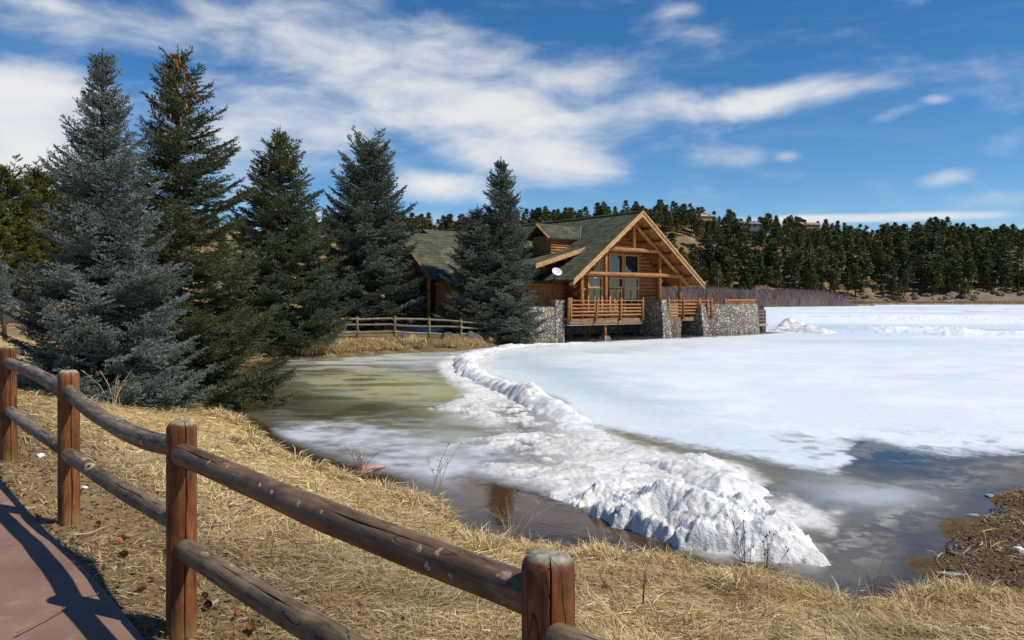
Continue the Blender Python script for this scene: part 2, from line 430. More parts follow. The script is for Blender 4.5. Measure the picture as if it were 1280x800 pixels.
# ---------------------------------------------------------------- path and pavement
m_path, t = mat('red_concrete'); v = t.coord('Object')
n1 = t.noise(v, 1.6, 5); n2 = t.noise(v, 60, 4, .7); n3 = t.noise(v, 260, 2, .6); n4 = t.noise(v, 7, 5, .65)
c = t.ramp(n1, [(.3, (.19,.105,.075)), (.7, (.27,.162,.120))])
c = t.mix(t.rng(n4, .52, .75), c, (.29,.18,.145)); c = t.mix(t.rng(n2, .6, .72), c, (.12,.075,.06)); c = t.mix(t.rng(n3, .68, .76), c, (.42,.33,.28))
t.out(c, .85, t.bump(t.math('ADD', n2, n3), .35, .006), .3)
pe = []
for i in range(len(PATH_EDGE)-1):
    for k in range(8):
        f = k/8; pe.append((PATH_EDGE[i][0]*(1-f)+PATH_EDGE[i+1][0]*f, PATH_EDGE[i][1]*(1-f)+PATH_EDGE[i+1][1]*f))
pe = np.array(pe); 
for _ in range(12): pe[1:-1] = (pe[:-2] + pe[1:-1]*2 + pe[2:]) / 4
tg = np.gradient(pe, axis=0); tg /= np.linalg.norm(tg, axis=1)[:, None]
nrm = np.stack([-tg[:,1], tg[:,0]], 1) * PSGN
cols = np.linspace(0, 3.2, 9); P = []
PW = len(cols)
for j in range(len(pe)):
    for cdist in cols:
        xy = pe[j] - nrm[j]*cdist
        P.append((xy[0], xy[1], float(path_z([pe[j][0]], [pe[j][1]])[0])*.6 + .4*float(path_z([xy[0]], [xy[1]])[0]) + .01))
P = np.array(P); nj = len(pe); top = np.arange(nj*PW).reshape(nj, PW)
F = np.stack([top[:-1,:-1], top[:-1,1:], top[1:,1:], top[1:,:-1]], -1).reshape(-1,4)
sk = P[top[:,0]] - np.array([0,0,.12]); V2 = np.vstack([P, sk]); s0 = len(P) + np.arange(nj)
F2 = np.stack([top[:-1,0], top[1:,0], s0[1:], s0[:-1]], -1)
me = np_mesh('path', V2, np.vstack([F, F2]), [m_path], False)
tag(link('path', me), 'reddish concrete path running beside the log fence', 'path', kind='structure')
xs = []; 
gx = np.linspace(-75, -27, 60); gy = np.linspace(46, 85, 50); GX, GY = np.meshgrid(gx, gy)
ins = poly_sd(GX.ravel(), GY.ravel(), PLAZA) < .4
gz = land_base(GX.ravel(), GY.ravel())[0] + hill_h(GX.ravel(), GY.ravel()) + .02
ii = np.arange(GX.size).reshape(GX.shape)
F = np.stack([ii[:-1,:-1], ii[:-1,1:], ii[1:,1:], ii[1:,:-1]], -1).reshape(-1,4); F = F[ins[F].all(1)]
me = np_mesh('pavement', np.stack([GX.ravel(), GY.ravel(), gz], 1), F, [m_path], True)
tag(link('pavement', me), 'distant reddish pavement beyond the blue spruce', 'pavement', kind='structure')
# ---------------------------------------------------------------- the half-frozen lake, one sheet
pyr = np.concatenate([[374.6,375,375.6,376.3,377], np.arange(377.6, 386, .45), np.arange(386, 445, .8), np.arange(445, 745, 1.0), np.arange(745, 1000, 6)])
pxr = np.concatenate([np.linspace(-6000, -700, 40), np.arange(-690, 200, 8), np.arange(200, 1330, 1.4), np.arange(1330, 2000, 9), np.linspace(2010, 9000, 60)])
PX, PY = np.meshgrid(pxr, pyr); shp = PX.shape
PX = PX.ravel(); PY = PY.ravel(); Y = 2700/(PY-374); X = (PX-640)/1000*Y
sdL = poly_sd(X, Y, LAKE)
# world-space noises (isotropic on the ice)
wa = fbm(X*.9, Y*.9, 5, 41) - .5; wb = fbm(X*3.3, Y*3.3, 5, 42) - .5; wc = fbm(X*.22, Y*.22, 4, 43) - .5; wd = fbm(X*9, Y*9, 3, 44) - .5
sc_ = (PY - 374) / 200.0
def inside(P, soft=6.0, warp=12.0, fine=6.0):
    k = np.clip(sc_, .12, 1.6)
    s = poly_sd(PX + (wa*2.2 + wb)*warp*k, PY + (wb*1.2 + wa*1.5 + .6*wd)*warp*.55*k, P)
    return ss(-s, -soft*k, soft*k)
def blob(cx, cy, rx, ry, an=0):
    a = math.radians(an); dx = PX-cx + wa*rx*.9; dy = PY-cy + (wb+wa)*ry*.9
    u = (dx*math.cos(a)+dy*math.sin(a))/rx; v = (-dx*math.sin(a)+dy*math.cos(a))/ry
    return np.exp(-(u*u+v*v)*1.1)
col = np.tile(np.array([.045,.026,.012]), (len(X),1)); rough = np.full(len(X), .05); gr = np.zeros(len(X)); hgt = np.zeros(len(X))
def lay(m, c, ro=None, g=None):
    global col, rough, gr
    m = np.clip(m, 0, 1); c = np.asarray(c)
    col = col + (c - col)*m[:,None]
    if ro is not None: rough = rough + (ro-rough)*m
    if g is not None: gr = gr + (g-gr)*m
# warm silt showing through the shallows
lay(blob(640,625,130,24,18)*.9 + blob(300,470,50,60)*.2, (.075,.032,.012))
lay(blob(760,660,90,16,15)*.7, (.085,.058,.03))
# right hand open water with grey frazil film
F_ = [(985,640),(1040,640),(1060,600),(1048,575),(1060,546),(1150,560),(1210,563),(1420,558),(1900,556),(1900,640),(1250,640),(1190,760),(1000,760),(985,700)]
f = inside(F_, 12, 16)
film = ss(fbm(X*.55+wb, Y*.8+wa*2, 5, 47), .28, .58)
lay(f, (.065,.055,.045), .2, .0); lay(f*film*.8, (.15,.133,.112), .5, .2)
for cx, cy, rx, ry, an, wgt in ((1100,655,90,14,-28,.8),(1060,690,90,22,-8,.55),(1180,590,80,7,8,.6),(1180,620,40,20,-35,.75),(1240,585,70,10,-4,.55),(1150,575,70,5,8,.5)):
    lay(f*blob(cx,cy,rx,ry,an)*wgt*ss(wb+wd*.6, -.12, .18), (.34,.325,.30), .5, .5)
lay(f*blob(1120,575,90,22,10)*1.0*ss(wa,-.45,-.05), (.020,.018,.018), .12, 0)
lay(blob(1095,735,60,16,0)*ss(sdL,-1.2,-.2)*.8, (.05,.028,.02), .04, 0)
# olive thin ice of the left cove
Cv = [(345,458),(380,448),(480,442),(620,434),(700,432),(600,452),(570,480),(620,500),(640,540),(560,560),(480,545),(380,535),(318,520),(300,495),(320,470)]
c_ = inside(Cv, 16, 18)
lay(c_*.88, (.27,.26,.175), .25, .35); lay(c_*ss(wa+wb*.5,-.15,.25)*.6, (.52,.52,.43), .35, .6)
lay(c_*blob(480,482,120,18,3)*.85, (.54,.48,.21), .25, .35); lay(c_*blob(560,492,70,10,0)*.65, (.46,.42,.17), .22, .3)
lay(c_*blob(410,465,60,12,5)*.5, (.30,.26,.09), .2, .3)
lay(c_*blob(520,448,170,11,-3)*.9, (.64,.67,.63), .3, .6); lay(c_*blob(600,470,60,16,20)*.8, (.66,.68,.62), .35, .7)
lay(c_*ss(fbm(X*.6, Y*1.1, 5, 48), .47, .62)*.7*ss(PX,640,430), (.075,.058,.025), .08, 0)
lay(c_*ss(fbm(X*.8, Y*1.3, 5, 49), .5, .68)*.5, (.42,.43,.36), .25, .5)
lay(c_*blob(440,512,90,14,6)*.75, (.06,.052,.026), .08, 0); lay(c_*blob(350,500,45,30,0)*.7, (.06,.045,.022), .07, 0)
lay(c_*blob(545,520,80,8,3)*.6, (.16,.13,.06), .12, 0)
lay(blob(300,500,55,38,0)*.85 + blob(325,466,45,14,0)*.6 + blob(380,515,60,12,8)*.45, (.035,.024,.013), .06, 0)
# frosted slush along the near side of the cove
Fr = [(345,540),(420,530),(470,533),(530,548),(600,548),(650,570),(690,600),(640,603),(600,592),(560,603),(500,592),(440,576),(385,558)]
fr = inside(Fr, 10, 16)
lay(fr*(.55+.9*wa+1.1*wb+.25), (.56,.58,.61), .45, .7)
# main ice sheet
Mi = [(700,434),(622,440),(606,455),(622,470),(660,484),(700,500),(740,530),(850,552),(930,566),(1000,584),(1046,590),(1070,560),(1046,548),(1078,545),(1150,561),(1215,563),(1300,559),(2200,552),(9500,520),(9500,374),(955,374),(957,416.4),(885,420.5),(800,424),(700,430)]
mi_ = inside(Mi, 10, 20)
lay(mi_, (.77,.82,.845), .42, 1); lay(mi_*ss(wc*1.2+wa*.7,-.25,.2)*ss(PY,400,440), (.84,.865,.875), .5, 1)
lay(mi_*ss(PY,520,560)*ss(wa+wb*.6,-.1,.25)*.55, (.62,.66,.69), .35, .8)
lay(mi_*(blob(690,462,110,16,14)*.8+blob(780,500,140,14,12)*.6), (.56,.69,.73), .3, .9)
lay(mi_*blob(680,505,60,14,25)*.5, (.55,.60,.55), .3, .8)
lay(mi_*blob(830,530,120,14,10)*.5, (.66,.74,.77), .3, .9)
lay(mi_*ss(wc*1.6+wa*.5,.02,.3)*.5*ss(PY,400,430), (.62,.72,.78), .35, .95)
far = mi_*ss(PY,432,418)*ss(PX,940,1010)
st = fbm(X*.018, Y*.05, 5, 50)
lay(far, (.84,.86,.88), .5, 1); lay(far*ss(st,.5,.62)*.6, (.60,.70,.77), .4, 1)
lay(mi_*blob(1040,411,110,5,1)*.8 + mi_*blob(1130,430,200,5,2)*.3, (.55,.70,.78), .3, 1)
lay(far*ss(fbm(X*.05,Y*.12,4,51),.66,.74)*.6, (.45,.42,.36), .6, 1)
lay(mi_*blob(760,437,150,4,-4)*.5, (.55,.6,.62), .3, 1)
# dark pits near the open water edge
pit = ss(PY,535,548)*ss(PY,600,575)*ss(PX,880,980)*ss(wa*1.3+wb*.9,.12,.34)
lay(pit*ss(wb+wd,-.12,.1)*.6, (.24,.23,.205), .3, .3); slush = mi_*ss(PX,960,1040)*ss(PY,528,556)*ss(wb+wa*.8+wd*.7,-.02,.3); lay(slush*.5, (.38,.38,.37), .4, .6)
# olive lead between the sheet and the snow
E_ = [(742,535),(800,545),(860,560),(930,572),(1000,588),(1060,600),(1110,612),(1085,640),(1060,655),(1020,650),(985,612),(950,598),(900,582),(850,570),(790,556)]
e_ = inside(E_, 9, 13)
lay(e_, (.21,.175,.075), .3, 0); lay(e_*ss(PX,900,1010), (.055,.042,.018), .15, 0); lay(e_*blob(960,592,70,8,14)*.7, (.17,.135,.05), .2, 0)
lay(e_*blob(1060,592,60,14,5)*.5, (.40,.38,.32), .2, .5)
lay(blob(1060,610,80,14,2)*.6*ss(wb+wa,-.3,.1), (.40,.40,.38), .3, .6)
lay(blob(1090,622,62,15,-2)*.85, (.50,.53,.55), .3, .6)
lay(blob(975,640,70,9,6)*.55, (.6,.58,.53), .4, .8)
for cx,cy,rx,ry in ((1005,655,22,5),(1045,640,10,4),(990,632,26,5)): lay(blob(cx,cy,rx,ry)*.9, (.62,.6,.55), .5, 1)
# rough snow field between the ridge and the near mound
A_ = [(700,431),(620,434),(565,446),(545,458),(556,475),(585,492),(570,506),(535,512),(600,530),(625,548),(585,556),(640,570),(600,585),(640,600),(690,616),(745,634),(790,645),(830,668),(900,690),(1020,705),(1012,690),(975,658),(1035,657),(1005,634),(940,625),(962,607),(925,583),(850,571),(790,556),(740,533),(705,512),(680,494),(650,482),(625,471),(606,455),(622,440),(700,435)]
a_ = inside(A_, 11, 22); lf = ss(PY,492,510)*ss(PX,760,640); a_ = a_*(1 - lf*.85*ss(-(wa*1.1+wb*.9+wd*.3), -.12, .16))
lay(a_, (.77,.755,.73), .65, 1); lay(a_*ss(fbm(X*1.3,Y*2.2,4,57),.5,.68)*.6, (.58,.55,.48), .5, 1)
lay(a_*ss(wa+wb,.12,.4)*.55, (.60,.58,.53), .6, 1); lay(a_*blob(640,545,90,10,8)*ss(wb,0,.2)*.7, (.48,.45,.37), .4, .7)
lay(a_*blob(690,590,60,14,8)*ss(wb+wa,.02,.22)*.8, (.40,.37,.29), .4, .7); lay(a_*blob(570,540,60,10,4)*.6*ss(wb,-.1,.2), (.36,.33,.25), .3, .6)
lay(a_*ss(fbm(X*14,Y*14,2,53),.72,.78)*.5, (.25,.22,.18), .7, 1)
# shore water line always dark
dk = ss(sdL, -.55, -.12) * ss(Y, 75, 60) * (1-ss(PX,1120,1180)*ss(PY,600,620)*.4)
lay(dk*.85, (.04,.025,.014), .05, 0)
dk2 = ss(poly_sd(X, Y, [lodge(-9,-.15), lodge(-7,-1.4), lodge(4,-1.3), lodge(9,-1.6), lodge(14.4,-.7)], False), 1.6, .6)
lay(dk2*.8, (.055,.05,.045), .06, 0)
snow = np.clip(a_, 0, 1)
hgt = snow*(.02 + .07*np.clip(wa+.35,0,1) + .07*wb + .03*wd) + mi_*(1-a_)*.0
k = ss(PY, 385, 392)*ss(PY, 432, 424)
rid = (blob(1200,418,130,4.5,3)+blob(1150,399,150,2.2,1)*.6)*ss(fbm(X*.35,Y*.35,3,55),.35,.6)
hgt = hgt + far*rid*.55 + far*ss(st,.45,.3)*.12
lay(far*rid, (.85,.86,.87), .6, 1)
hgt = np.where(sdL > -.3, 0, hgt)
ii = np.arange(len(X)).reshape(shp)
F = np.stack([ii[:-1,:-1], ii[1:,:-1], ii[1:,1:], ii[:-1,1:]], -1).reshape(-1,4)
ok = sdL < np.maximum(.6, Y*.01); F = F[ok[F].any(1)]
m, t = mat('lake_ice_and_water'); v = t.coord('Object')
c = t.attr('lake_color', 'Color'); g = t.attr('snow'); ro = t.attr('wet')
n1 = t.noise(v, 5, 6, .65); n2 = t.noise(v, 26, 5, .7); n3 = t.noise(v, 1.2, 5, .6)
mul = t.ramp(n1, [(.3, (.90,.91,.92)), (.7, (1.07,1.06,1.05))]); cA = t.mix(g, c, t.mix(1.0, c, mul, 'MULTIPLY')); grit = t.math('MULTIPLY', t.rng(t.noise(v, 7.0, 5, .75), .70, .78), t.math('MULTIPLY', g, .35)); cA = t.mix(grit, cA, (.33,.31,.28))
mul2 = t.ramp(n2, [(.3, (.72,.72,.72)), (.7, (1.3,1.3,1.3))]); inv = t.math('SUBTRACT', 1.0, g)
cA = t.mix(t.math('MULTIPLY', inv, .8), cA, t.mix(1.0, cA, mul2, 'MULTIPLY'))
rip = t.noise(v, 2.6, 4, .55); 
hw = t.math('MULTIPLY', rip, .25); hs_ = t.math('ADD', t.math('MULTIPLY', n2, .5), n1)
mh = t.n('ShaderNodeMix', data_type='FLOAT'); t.link(g, mh.inputs[0]); t.link(hw, mh.inputs[2]); t.link(hs_, mh.inputs[3])
t.out(cA, ro, t.bump(mh.outputs[0], .35, .035), t.rng(g, 0, 1, .11, .5))
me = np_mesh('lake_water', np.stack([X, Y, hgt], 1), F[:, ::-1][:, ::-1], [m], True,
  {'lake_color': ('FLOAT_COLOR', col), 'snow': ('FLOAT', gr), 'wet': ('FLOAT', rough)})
# drop unused vertices
import bmesh
bm = bmesh.new(); bm.from_mesh(me); bmesh.ops.delete(bm, geom=[q for q in bm.verts if not q.link_faces], context='VERTS'); bm.to_mesh(me); bm.free()
tag(link('lake_water', me, loc=(0,0,0)), 'frozen lake with white ice, olive slush and dark open water', 'lake', kind='structure')

# ---------------------------------------------------------------- ploughed snow
m_snow, t = mat('old_snow'); v = t.coord('Object')
n1 = t.noise(v, 4, 6, .65); n2 = t.noise(v, 24, 5, .7); vo = t.voro(v, 42).outputs['Distance']
c = t.ramp(n1, [(.36, (.58,.57,.55)), (.62, (.82,.82,.82))])
dirt = t.math('MULTIPLY', t.rng(t.noise(v, 2.6, 6, .72), .50, .70), .7); c = t.mix(dirt, c, (.55,.50,.42))
c = t.mix(t.rng(t.noise(v, 48, 4, .65), .64, .70), c, (.20,.165,.13))
t.out(c, .6, t.bump(t.math('ADD', t.math('MULTIPLY', n2, 1.0), t.math('MULTIPLY', vo, .35)), .55, .028), .3)
def worley(x, y, s=0):
    xi = np.floor(x).astype(np.int64); yi = np.floor(y).astype(np.int64); d = np.full(x.shape, 9.0)
    for i in (-1,0,1):
        for j in (-1,0,1):
            d = np.minimum(d, (xi+i+_h(xi+i,yi+j,s)-x)**2 + (yi+j+_h(xi+i,yi+j,s+7)-y)**2)
    return np.sqrt(d)
def snow_heap(name, ridge, step, lumps, hollows=(), seed=1, near_w=1.0, far_w=1.0):
    """ridge: (x, y, height, near half width, far half width); y decreases towards the camera"""
    P = [r[:2] for r in ridge]; pad = max(max(r[3], r[4]) for r in ridge) + .3
    xs = np.arange(min(p[0] for p in P)-pad, max(p[0] for p in P)+pad, step); ys = np.arange(min(p[1] for p in P)-pad, max(p[1] for p in P)+pad, step)
    GX, GY = np.meshgrid(xs, ys); sh = GX.shape; gx = GX.ravel(); gy = GY.ravel()
    wx = gx + (fbm(gx*.9/lumps, gy*.9/lumps, 3, seed)-.5)*.5*lumps; wy = gy + (fbm(gx*.9/lumps, gy*.9/lumps, 3, seed+9)-.5)*.5*lumps
    d, T, S = poly_t(wx, wy, P); k = np.arange(len(P))
    H = np.interp(T, k, [r[2] for r in ridge]); WN = np.interp(T, k, [r[3] for r in ridge]); WF = np.interp(T, k, [r[4] for r in ridge]); vr = .45 + 1.1*fbm(gx*1.0/lumps, gy*1.0/lumps, 3, seed+20); H = H*np.clip(vr, .35, 1.35); WN = WN*(.75+.5*fbm(gx*2.3/lumps, gy*2.3/lumps, 3, seed+21)); WF = WF*(.75+.5*fbm(gx*2.3/lumps, gy*2.3/lumps, 3, seed+22))
    dirx = P[-1][0]-P[0][0]
    nearside = S*(1 if dirx > 0 else -1) < 0
    W = np.where(nearside, WN, WF)
    u = d / W
    h = H * np.clip(1 - np.clip(u,0,1)**1.9, 0, 1)**.85
    for hx, hy, hr, hd in hollows: h = h - hd*np.exp(-((gx-hx)**2+(gy-hy)**2)/hr**2)
    edge = np.clip(h/ (.25*H+1e-6), 0, 1)
    h = h + edge*((fbm(gx*1.1/lumps, gy*1.1/lumps, 2, seed+3)-.5)*.5*H + (fbm(gx*6/lumps, gy*6/lumps, 2, seed+5)-.5)*.16*np.minimum(H,.5*lumps) + (fbm(gx*17/lumps, gy*17/lumps, 2, seed+6)-.5)*.09*np.minimum(H,.5*lumps))
    h = h + edge*(.5-worley(gx*7/lumps + fbm(gx*3/lumps,gy*3/lumps,2,4)*2, gy*7/lumps, seed))*.20*np.minimum(H,.5*lumps)*ss(fbm(gx*1.5/lumps,gy*1.5/lumps,2,seed+8),.3,.6) + edge*(.5-worley(gx*17/lumps, gy*17/lumps, seed+2))*.09*np.minimum(H,.5*lumps)
    h = h - .035*lumps
    ii = np.arange(gx.size).reshape(sh); F = np.stack([ii[:-1,:-1], ii[:-1,1:], ii[1:,1:], ii[1:,:-1]], -1).reshape(-1,4)
    F = F[(h[F] > -.03*lumps).any(1)]
    used = np.unique(F); mp = np.full(gx.size, -1); mp[used] = np.arange(len(used))
    return np_mesh(name, np.stack([gx, gy, h], 1)[used], mp[F], [m_snow], True)
me = snow_heap('snow_bank', [(.85,11.0,.08,.4,.6),(1.2,10.7,.26,.5,.7),(1.55,10.2,.34,.6,.8),(1.9,9.7,.44,.68,.85),(2.2,9.35,.52,.80,.85),(2.5,9.0,.46,.74,.9),(2.75,8.6,.36,.52,.6),(2.95,8.35,.25,.34,.35),(3.1,8.22,.16,.16,.2)], .016, .5,
   hollows=[(1.18,10.3,.26,.24),(1.78,9.45,.17,.30),(1.5,9.95,.18,.14)], seed=60)
tag(link('snow_bank', me), 'lumpy grey white snow heap ending at the near grassy shore', 'snow bank')
pts = [(735,428,.16),(690,431,.22),(640,434,.28),(600,441,.42),(577,452,.5),(585,466,.55),(615,482,.62),(648,498,.75),(672,508,.55),(700,522,.35),(740,545,.15)]
R_ = []
for px, py, h in pts: xx, yy = at(px, py, 0); R_.append((xx, yy, h*.52*(.75+.5*((len(R_)*7) % 3)/2), .52, .46))
me = snow_heap('snow_ridge', R_, .05, .75, seed=80)
tag(link('snow_ridge', me), 'curving ridge of ploughed snow dividing olive slush from white ice', 'snow ridge')
x0, y0 = at(930, 612, 0); x1, y1 = at(985, 641, 0)
me = snow_heap('snow_drift', [(at(800,575)[0], at(800,575)[1], .10,.6,.6),(at(860,585)[0], at(860,585)[1], .2,.7,.6),(x0-.2,y0,.22,.6,.5),(x0+.1,y0-.2,.1,.4,.3)], .03, .6, seed=95)
tag(link('snow_drift', me), 'smooth low snow tongue behind the lumpy heap beside olive water', 'snow drift')
me = snow_heap('snow_pile', [(*at(978,413),.5,1.5,1.5),(*at(988,412.5),1.0,1.6,1.6),(*at(1000,413.5),.55,1.7,1.5),(*at(1025,416),.4,1.5,1.4)], .11, 1.4, seed=99)
tag(link('snow_pile', me), 'small white snow pile beside the little landing stage', 'snow pile')
# ---------------------------------------------------------------- near log fence
def post_tint(t, c, vec, tc):
    s = t.n('ShaderNodeSeparateXYZ'); t.link(tc.outputs['Object'], s.inputs[0])
    nz = t.noise(vec, 7, 4, .6)
    lo = t.rng(t.math('ADD', s.outputs[2], t.math('MULTIPLY', t.math('SUBTRACT', nz, .5), .24)), -.10, .14, 1, 0)
    c = t.mix(t.math('MULTIPLY', lo, .7), c, (.24,.15,.055))
    hi = t.rng(t.math('ADD', s.outputs[2], t.math('MULTIPLY', t.math('SUBTRACT', nz, .5), .05)), 1.150, 1.172)
    return t.mix(hi, c, t.ramp(t.noise(vec, 30, 4), [(.35, (.20,.165,.12)), (.65, (.42,.37,.26))]))
M_post = m_wood('red_brown_post_wood', (.045,.015,.006), (.30,.105,.03), 'Z', 8, .6, .8, .9, tint=post_tint)
M_grey = m_wood('weathered_grey_log', (.075,.052,.036), (.34,.275,.205), 'X', 8, .8, .9, .95, knots=4.0)
M_brown = m_wood('dark_brown_log', (.05,.028,.014), (.27,.165,.095), 'X', 7, .55, .6, .6, knots=8.0)
M_mid = m_wood('greyish_brown_log', (.065,.042,.026), (.28,.20,.13), 'X', 8, .75, .8, .95, knots=4.0)
def make_post(h, r, crack_ang, n=56, rings=30, seed=0):
    rnd = random.Random(seed)
    angs = sorted([2*math.pi*k/n for k in range(n)] + [crack_ang-.05, crack_ang-.018, crack_ang, crack_ang+.018, crack_ang+.05])
    zs = list(np.linspace(-.3, h-.045, rings)) + [h-.03, h-.012, h-.003]
    rs = [1]*rings + [.93, .74, .5]
    V = []; N = len(angs)
    ph = [rnd.uniform(0, 6.28) for _ in range(4)]
    for z, q in zip(zs, rs):
        for a in angs:
            rad = r*q*(1 + .018*math.sin(3*a+ph[0]+z*1.3) + .012*math.sin(7*a+ph[1]) + .006*math.sin(17*a+ph[2]+z*3))
            cd = abs(a - (crack_ang + .03*math.sin(z*5+ph[3])))
            if cd < .035: rad -= .022*q*(1-cd/.035)
            V.append((rad*math.cos(a), rad*math.sin(a), z + .004*math.sin(2*a+ph[2])*(q<1)))
    m = MB(); F = []
    for i in range(len(zs)-1):
        for k in range(N): F.append((i*N+k, i*N+(k+1)%N, (i+1)*N+(k+1)%N, (i+1)*N+k))
    V.append((0,0,h)); t0 = (len(zs)-1)*N
    for k in range(N): F.append((t0+k, t0+(k+1)%N, len(V)-1))
    m.add(V, F); return m
POST_TOP = [2.22,2.20,2.12,2.02,1.938,1.90]
fence = tag(empty('log_fence', (POSTS[3][0], POSTS[3][1], tz(*POSTS[3]))), 'round log fence of red brown posts and two rails along the path', 'fence')
def under(o, par):
    o.parent = par; o.matrix_parent_inverse = Matrix.Translation(par.location).inverted(); return o
for i, (x, y) in enumerate(POSTS):
    zg = tz(x, y); 
    o = make_post(1.18, .081, math.atan2(-y, -x) + (.42 if i != 4 else .07) - (2*math.pi if math.atan2(-y,-x)<0 else 0) + (2*math.pi if math.atan2(-y,-x)<0 else 0), seed=i)
    ca = (math.atan2(-y, -x) + (.25 if i != 4 else .1)) % (2*math.pi)
    o = make_post(1.18, .081, ca, seed=i).build('post', M_post, None, 50, loc=(x, y, POST_TOP[i]-1.18))
    o.rotation_euler = (random.uniform(-.008,.008), random.uniform(-.008,.008), 0)
    under(o, fence)
KNOTS = [(251,573),(258,577),(285,584),(324,606),(337,615),(370,631),(402,639),(522,686),(533,711),(564,719),(470,662)]
M_knot = m_plain('pale_knot_ring', (.42,.33,.24), .8, .4, 60); M_knotd = m_plain('dark_knot_core', (.05,.03,.018), .9)
def make_rail(p0, p1, r0, r1, sag, mat_, label=None, seed=0, side=0.0, knots=()):
    p0 = Vector(p0); p1 = Vector(p1); L = (p1-p0).length
    rnd = random.Random(seed); n = 40; segs = 44
    ph = [rnd.uniform(0, 6.28) for _ in range(6)]
    V = []; F = []; ca = 1.9 + rnd.uniform(-.3,.3)
    angs = sorted([2*math.pi*k/n for k in range(n)] + [ca-.03, ca, ca+.03]); N = len(angs)
    tt = [0, .004, .012] + list(np.linspace(.03, .97, segs)) + [.988, .996, 1]
    for t_ in tt:
        e = min(t_, 1-t_)*L; q = 1.0 if e > .04 else .55 + .45*math.sqrt(max(0, 1-(1-e/.04)**2))
        r = (r0 + (r1-r0)*t_)*(1 + .03*math.sin(t_*9+ph[0]) + .015*math.sin(t_*23+ph[1]))*q
        cz = -4*sag*t_*(1-t_) + .008*math.sin(t_*7+ph[2]); cy = 4*side*t_*(1-t_) + .01*math.sin(t_*5+ph[3])
        for a in angs:
            cd = abs(a-(ca+.12*math.sin(t_*4+ph[4])))
            rr_ = r*(1+.02*math.sin(3*a+ph[5]+t_*4)) - (.012*(1-cd/.03) if cd < .03 and .05 < t_ < .8 else 0)
            V.append((t_*L, cy + rr_*math.cos(a), cz + rr_*math.sin(a)))
    R = len(tt)
    for i in range(R-1):
        for k in range(N): F.append((i*N+k, (i+1)*N+k, (i+1)*N+(k+1)%N, i*N+(k+1)%N))
    F.append(tuple(range(N))); F.append(tuple((R-1)*N+k for k in range(N))[::-1])
    m = MB(); m.add(V, F); d = (p1-p0).normalized()
    if knots:
        Mw = Matrix.Translation(p0) @ d.to_track_quat('X', 'Z').to_matrix().to_4x4(); A = np.array(V); ring = A.reshape(R, N, 3); W = A @ np.array(Mw.to_3x3()).T + np.array(p0)
        qx = 640 + 1000*W[:,0]/W[:,1]; qy = 374 - 1000*(W[:,2]-EYE)/W[:,1]; cen = ring.mean(1).repeat(N, 0); out_ = A - cen; out_ /= np.linalg.norm(out_, axis=1)[:,None] + 1e-9
        ow = out_ @ np.array(Mw.to_3x3()).T; vw = np.array([0,0,EYE]) - W; front = (ow*vw).sum(1) > 0
        for kx, ky in knots:
            j = int(np.argmin((qx-kx)**2 + (qy-ky)**2 + 1e7*(~front))); c0 = Vector(A[j]); nn_ = Vector(out_[j]); e1 = Vector((1,0,0)); e2 = nn_.cross(e1).normalized(); s_ = rnd.uniform(.95,1.6)
            for rr1, hgt1, mi1 in ((.015*s_, .0035, 1), (.006*s_, .006, 2)):
                vv = [c0 + nn_*hgt1] + [c0 - nn_*.004 + (e1*math.cos(q)*1.5 + e2*math.sin(q))*rr1*rnd.uniform(.75,1.15) for q in np.linspace(0, 6.283, 12, endpoint=False)]
                m.add(vv, [(0, 1+q, 1+(q+1) % 12) for q in range(12)], mi1)
    o = m.build('rail', [mat_, M_knot, M_knotd], None, 45)
    o.rotation_euler = d.to_track_quat('X', 'Z').to_euler(); o.location = p0
    under(o, fence)
    if label: o['label'] = label
    return o
def toward(i, k, off):   # a point just on the camera side of post i towards post k
    x, y = POSTS[i]; L = math.hypot(x, y); kx, ky = POSTS[k]; d = math.hypot(kx-x, ky-y)
    return (x - x/L*off + (kx-x)/d*.0, y - y/L*off + (ky-y)/d*.0)
RU = [(2.05,2.03),(2.03,1.965),(1.955,1.88),(1.835,1.775),(1.70,1.66)]
RLw = [(1.54,1.52),(1.51,1.44),(1.43,1.42),(1.315,1.29),(1.24,1.2)]
matU = [M_grey, M_grey, M_grey, M_brown, M_mid]; matL = [M_grey, M_grey, M_mid, M_mid, M_grey]
for i in range(5):
    for lv, (zz, ms) in enumerate(((RU, matU), (RLw, matL))):
        a = toward(i, i+1, .052); b = toward(i+1, i, -.03)
        r0 = .058 if lv == 0 else .054; 
        if i == 3: r0 = .062
        o = make_rail((a[0], a[1], zz[i][0]), (b[0], b[1], zz[i][1]), r0, r0*1.06, (.10 if (i == 2 and lv == 0) else .012 + .02*(i == 0)), ms[i],
            'dark brown upper rail with a row of pale knots' if (i == 3 and lv == 0) else ('weathered grey rail sagging in the middle' if (i == 2 and lv == 0) else None), seed=i*2+lv+3, knots=KNOTS if (i == 3 and lv == 0) else ())

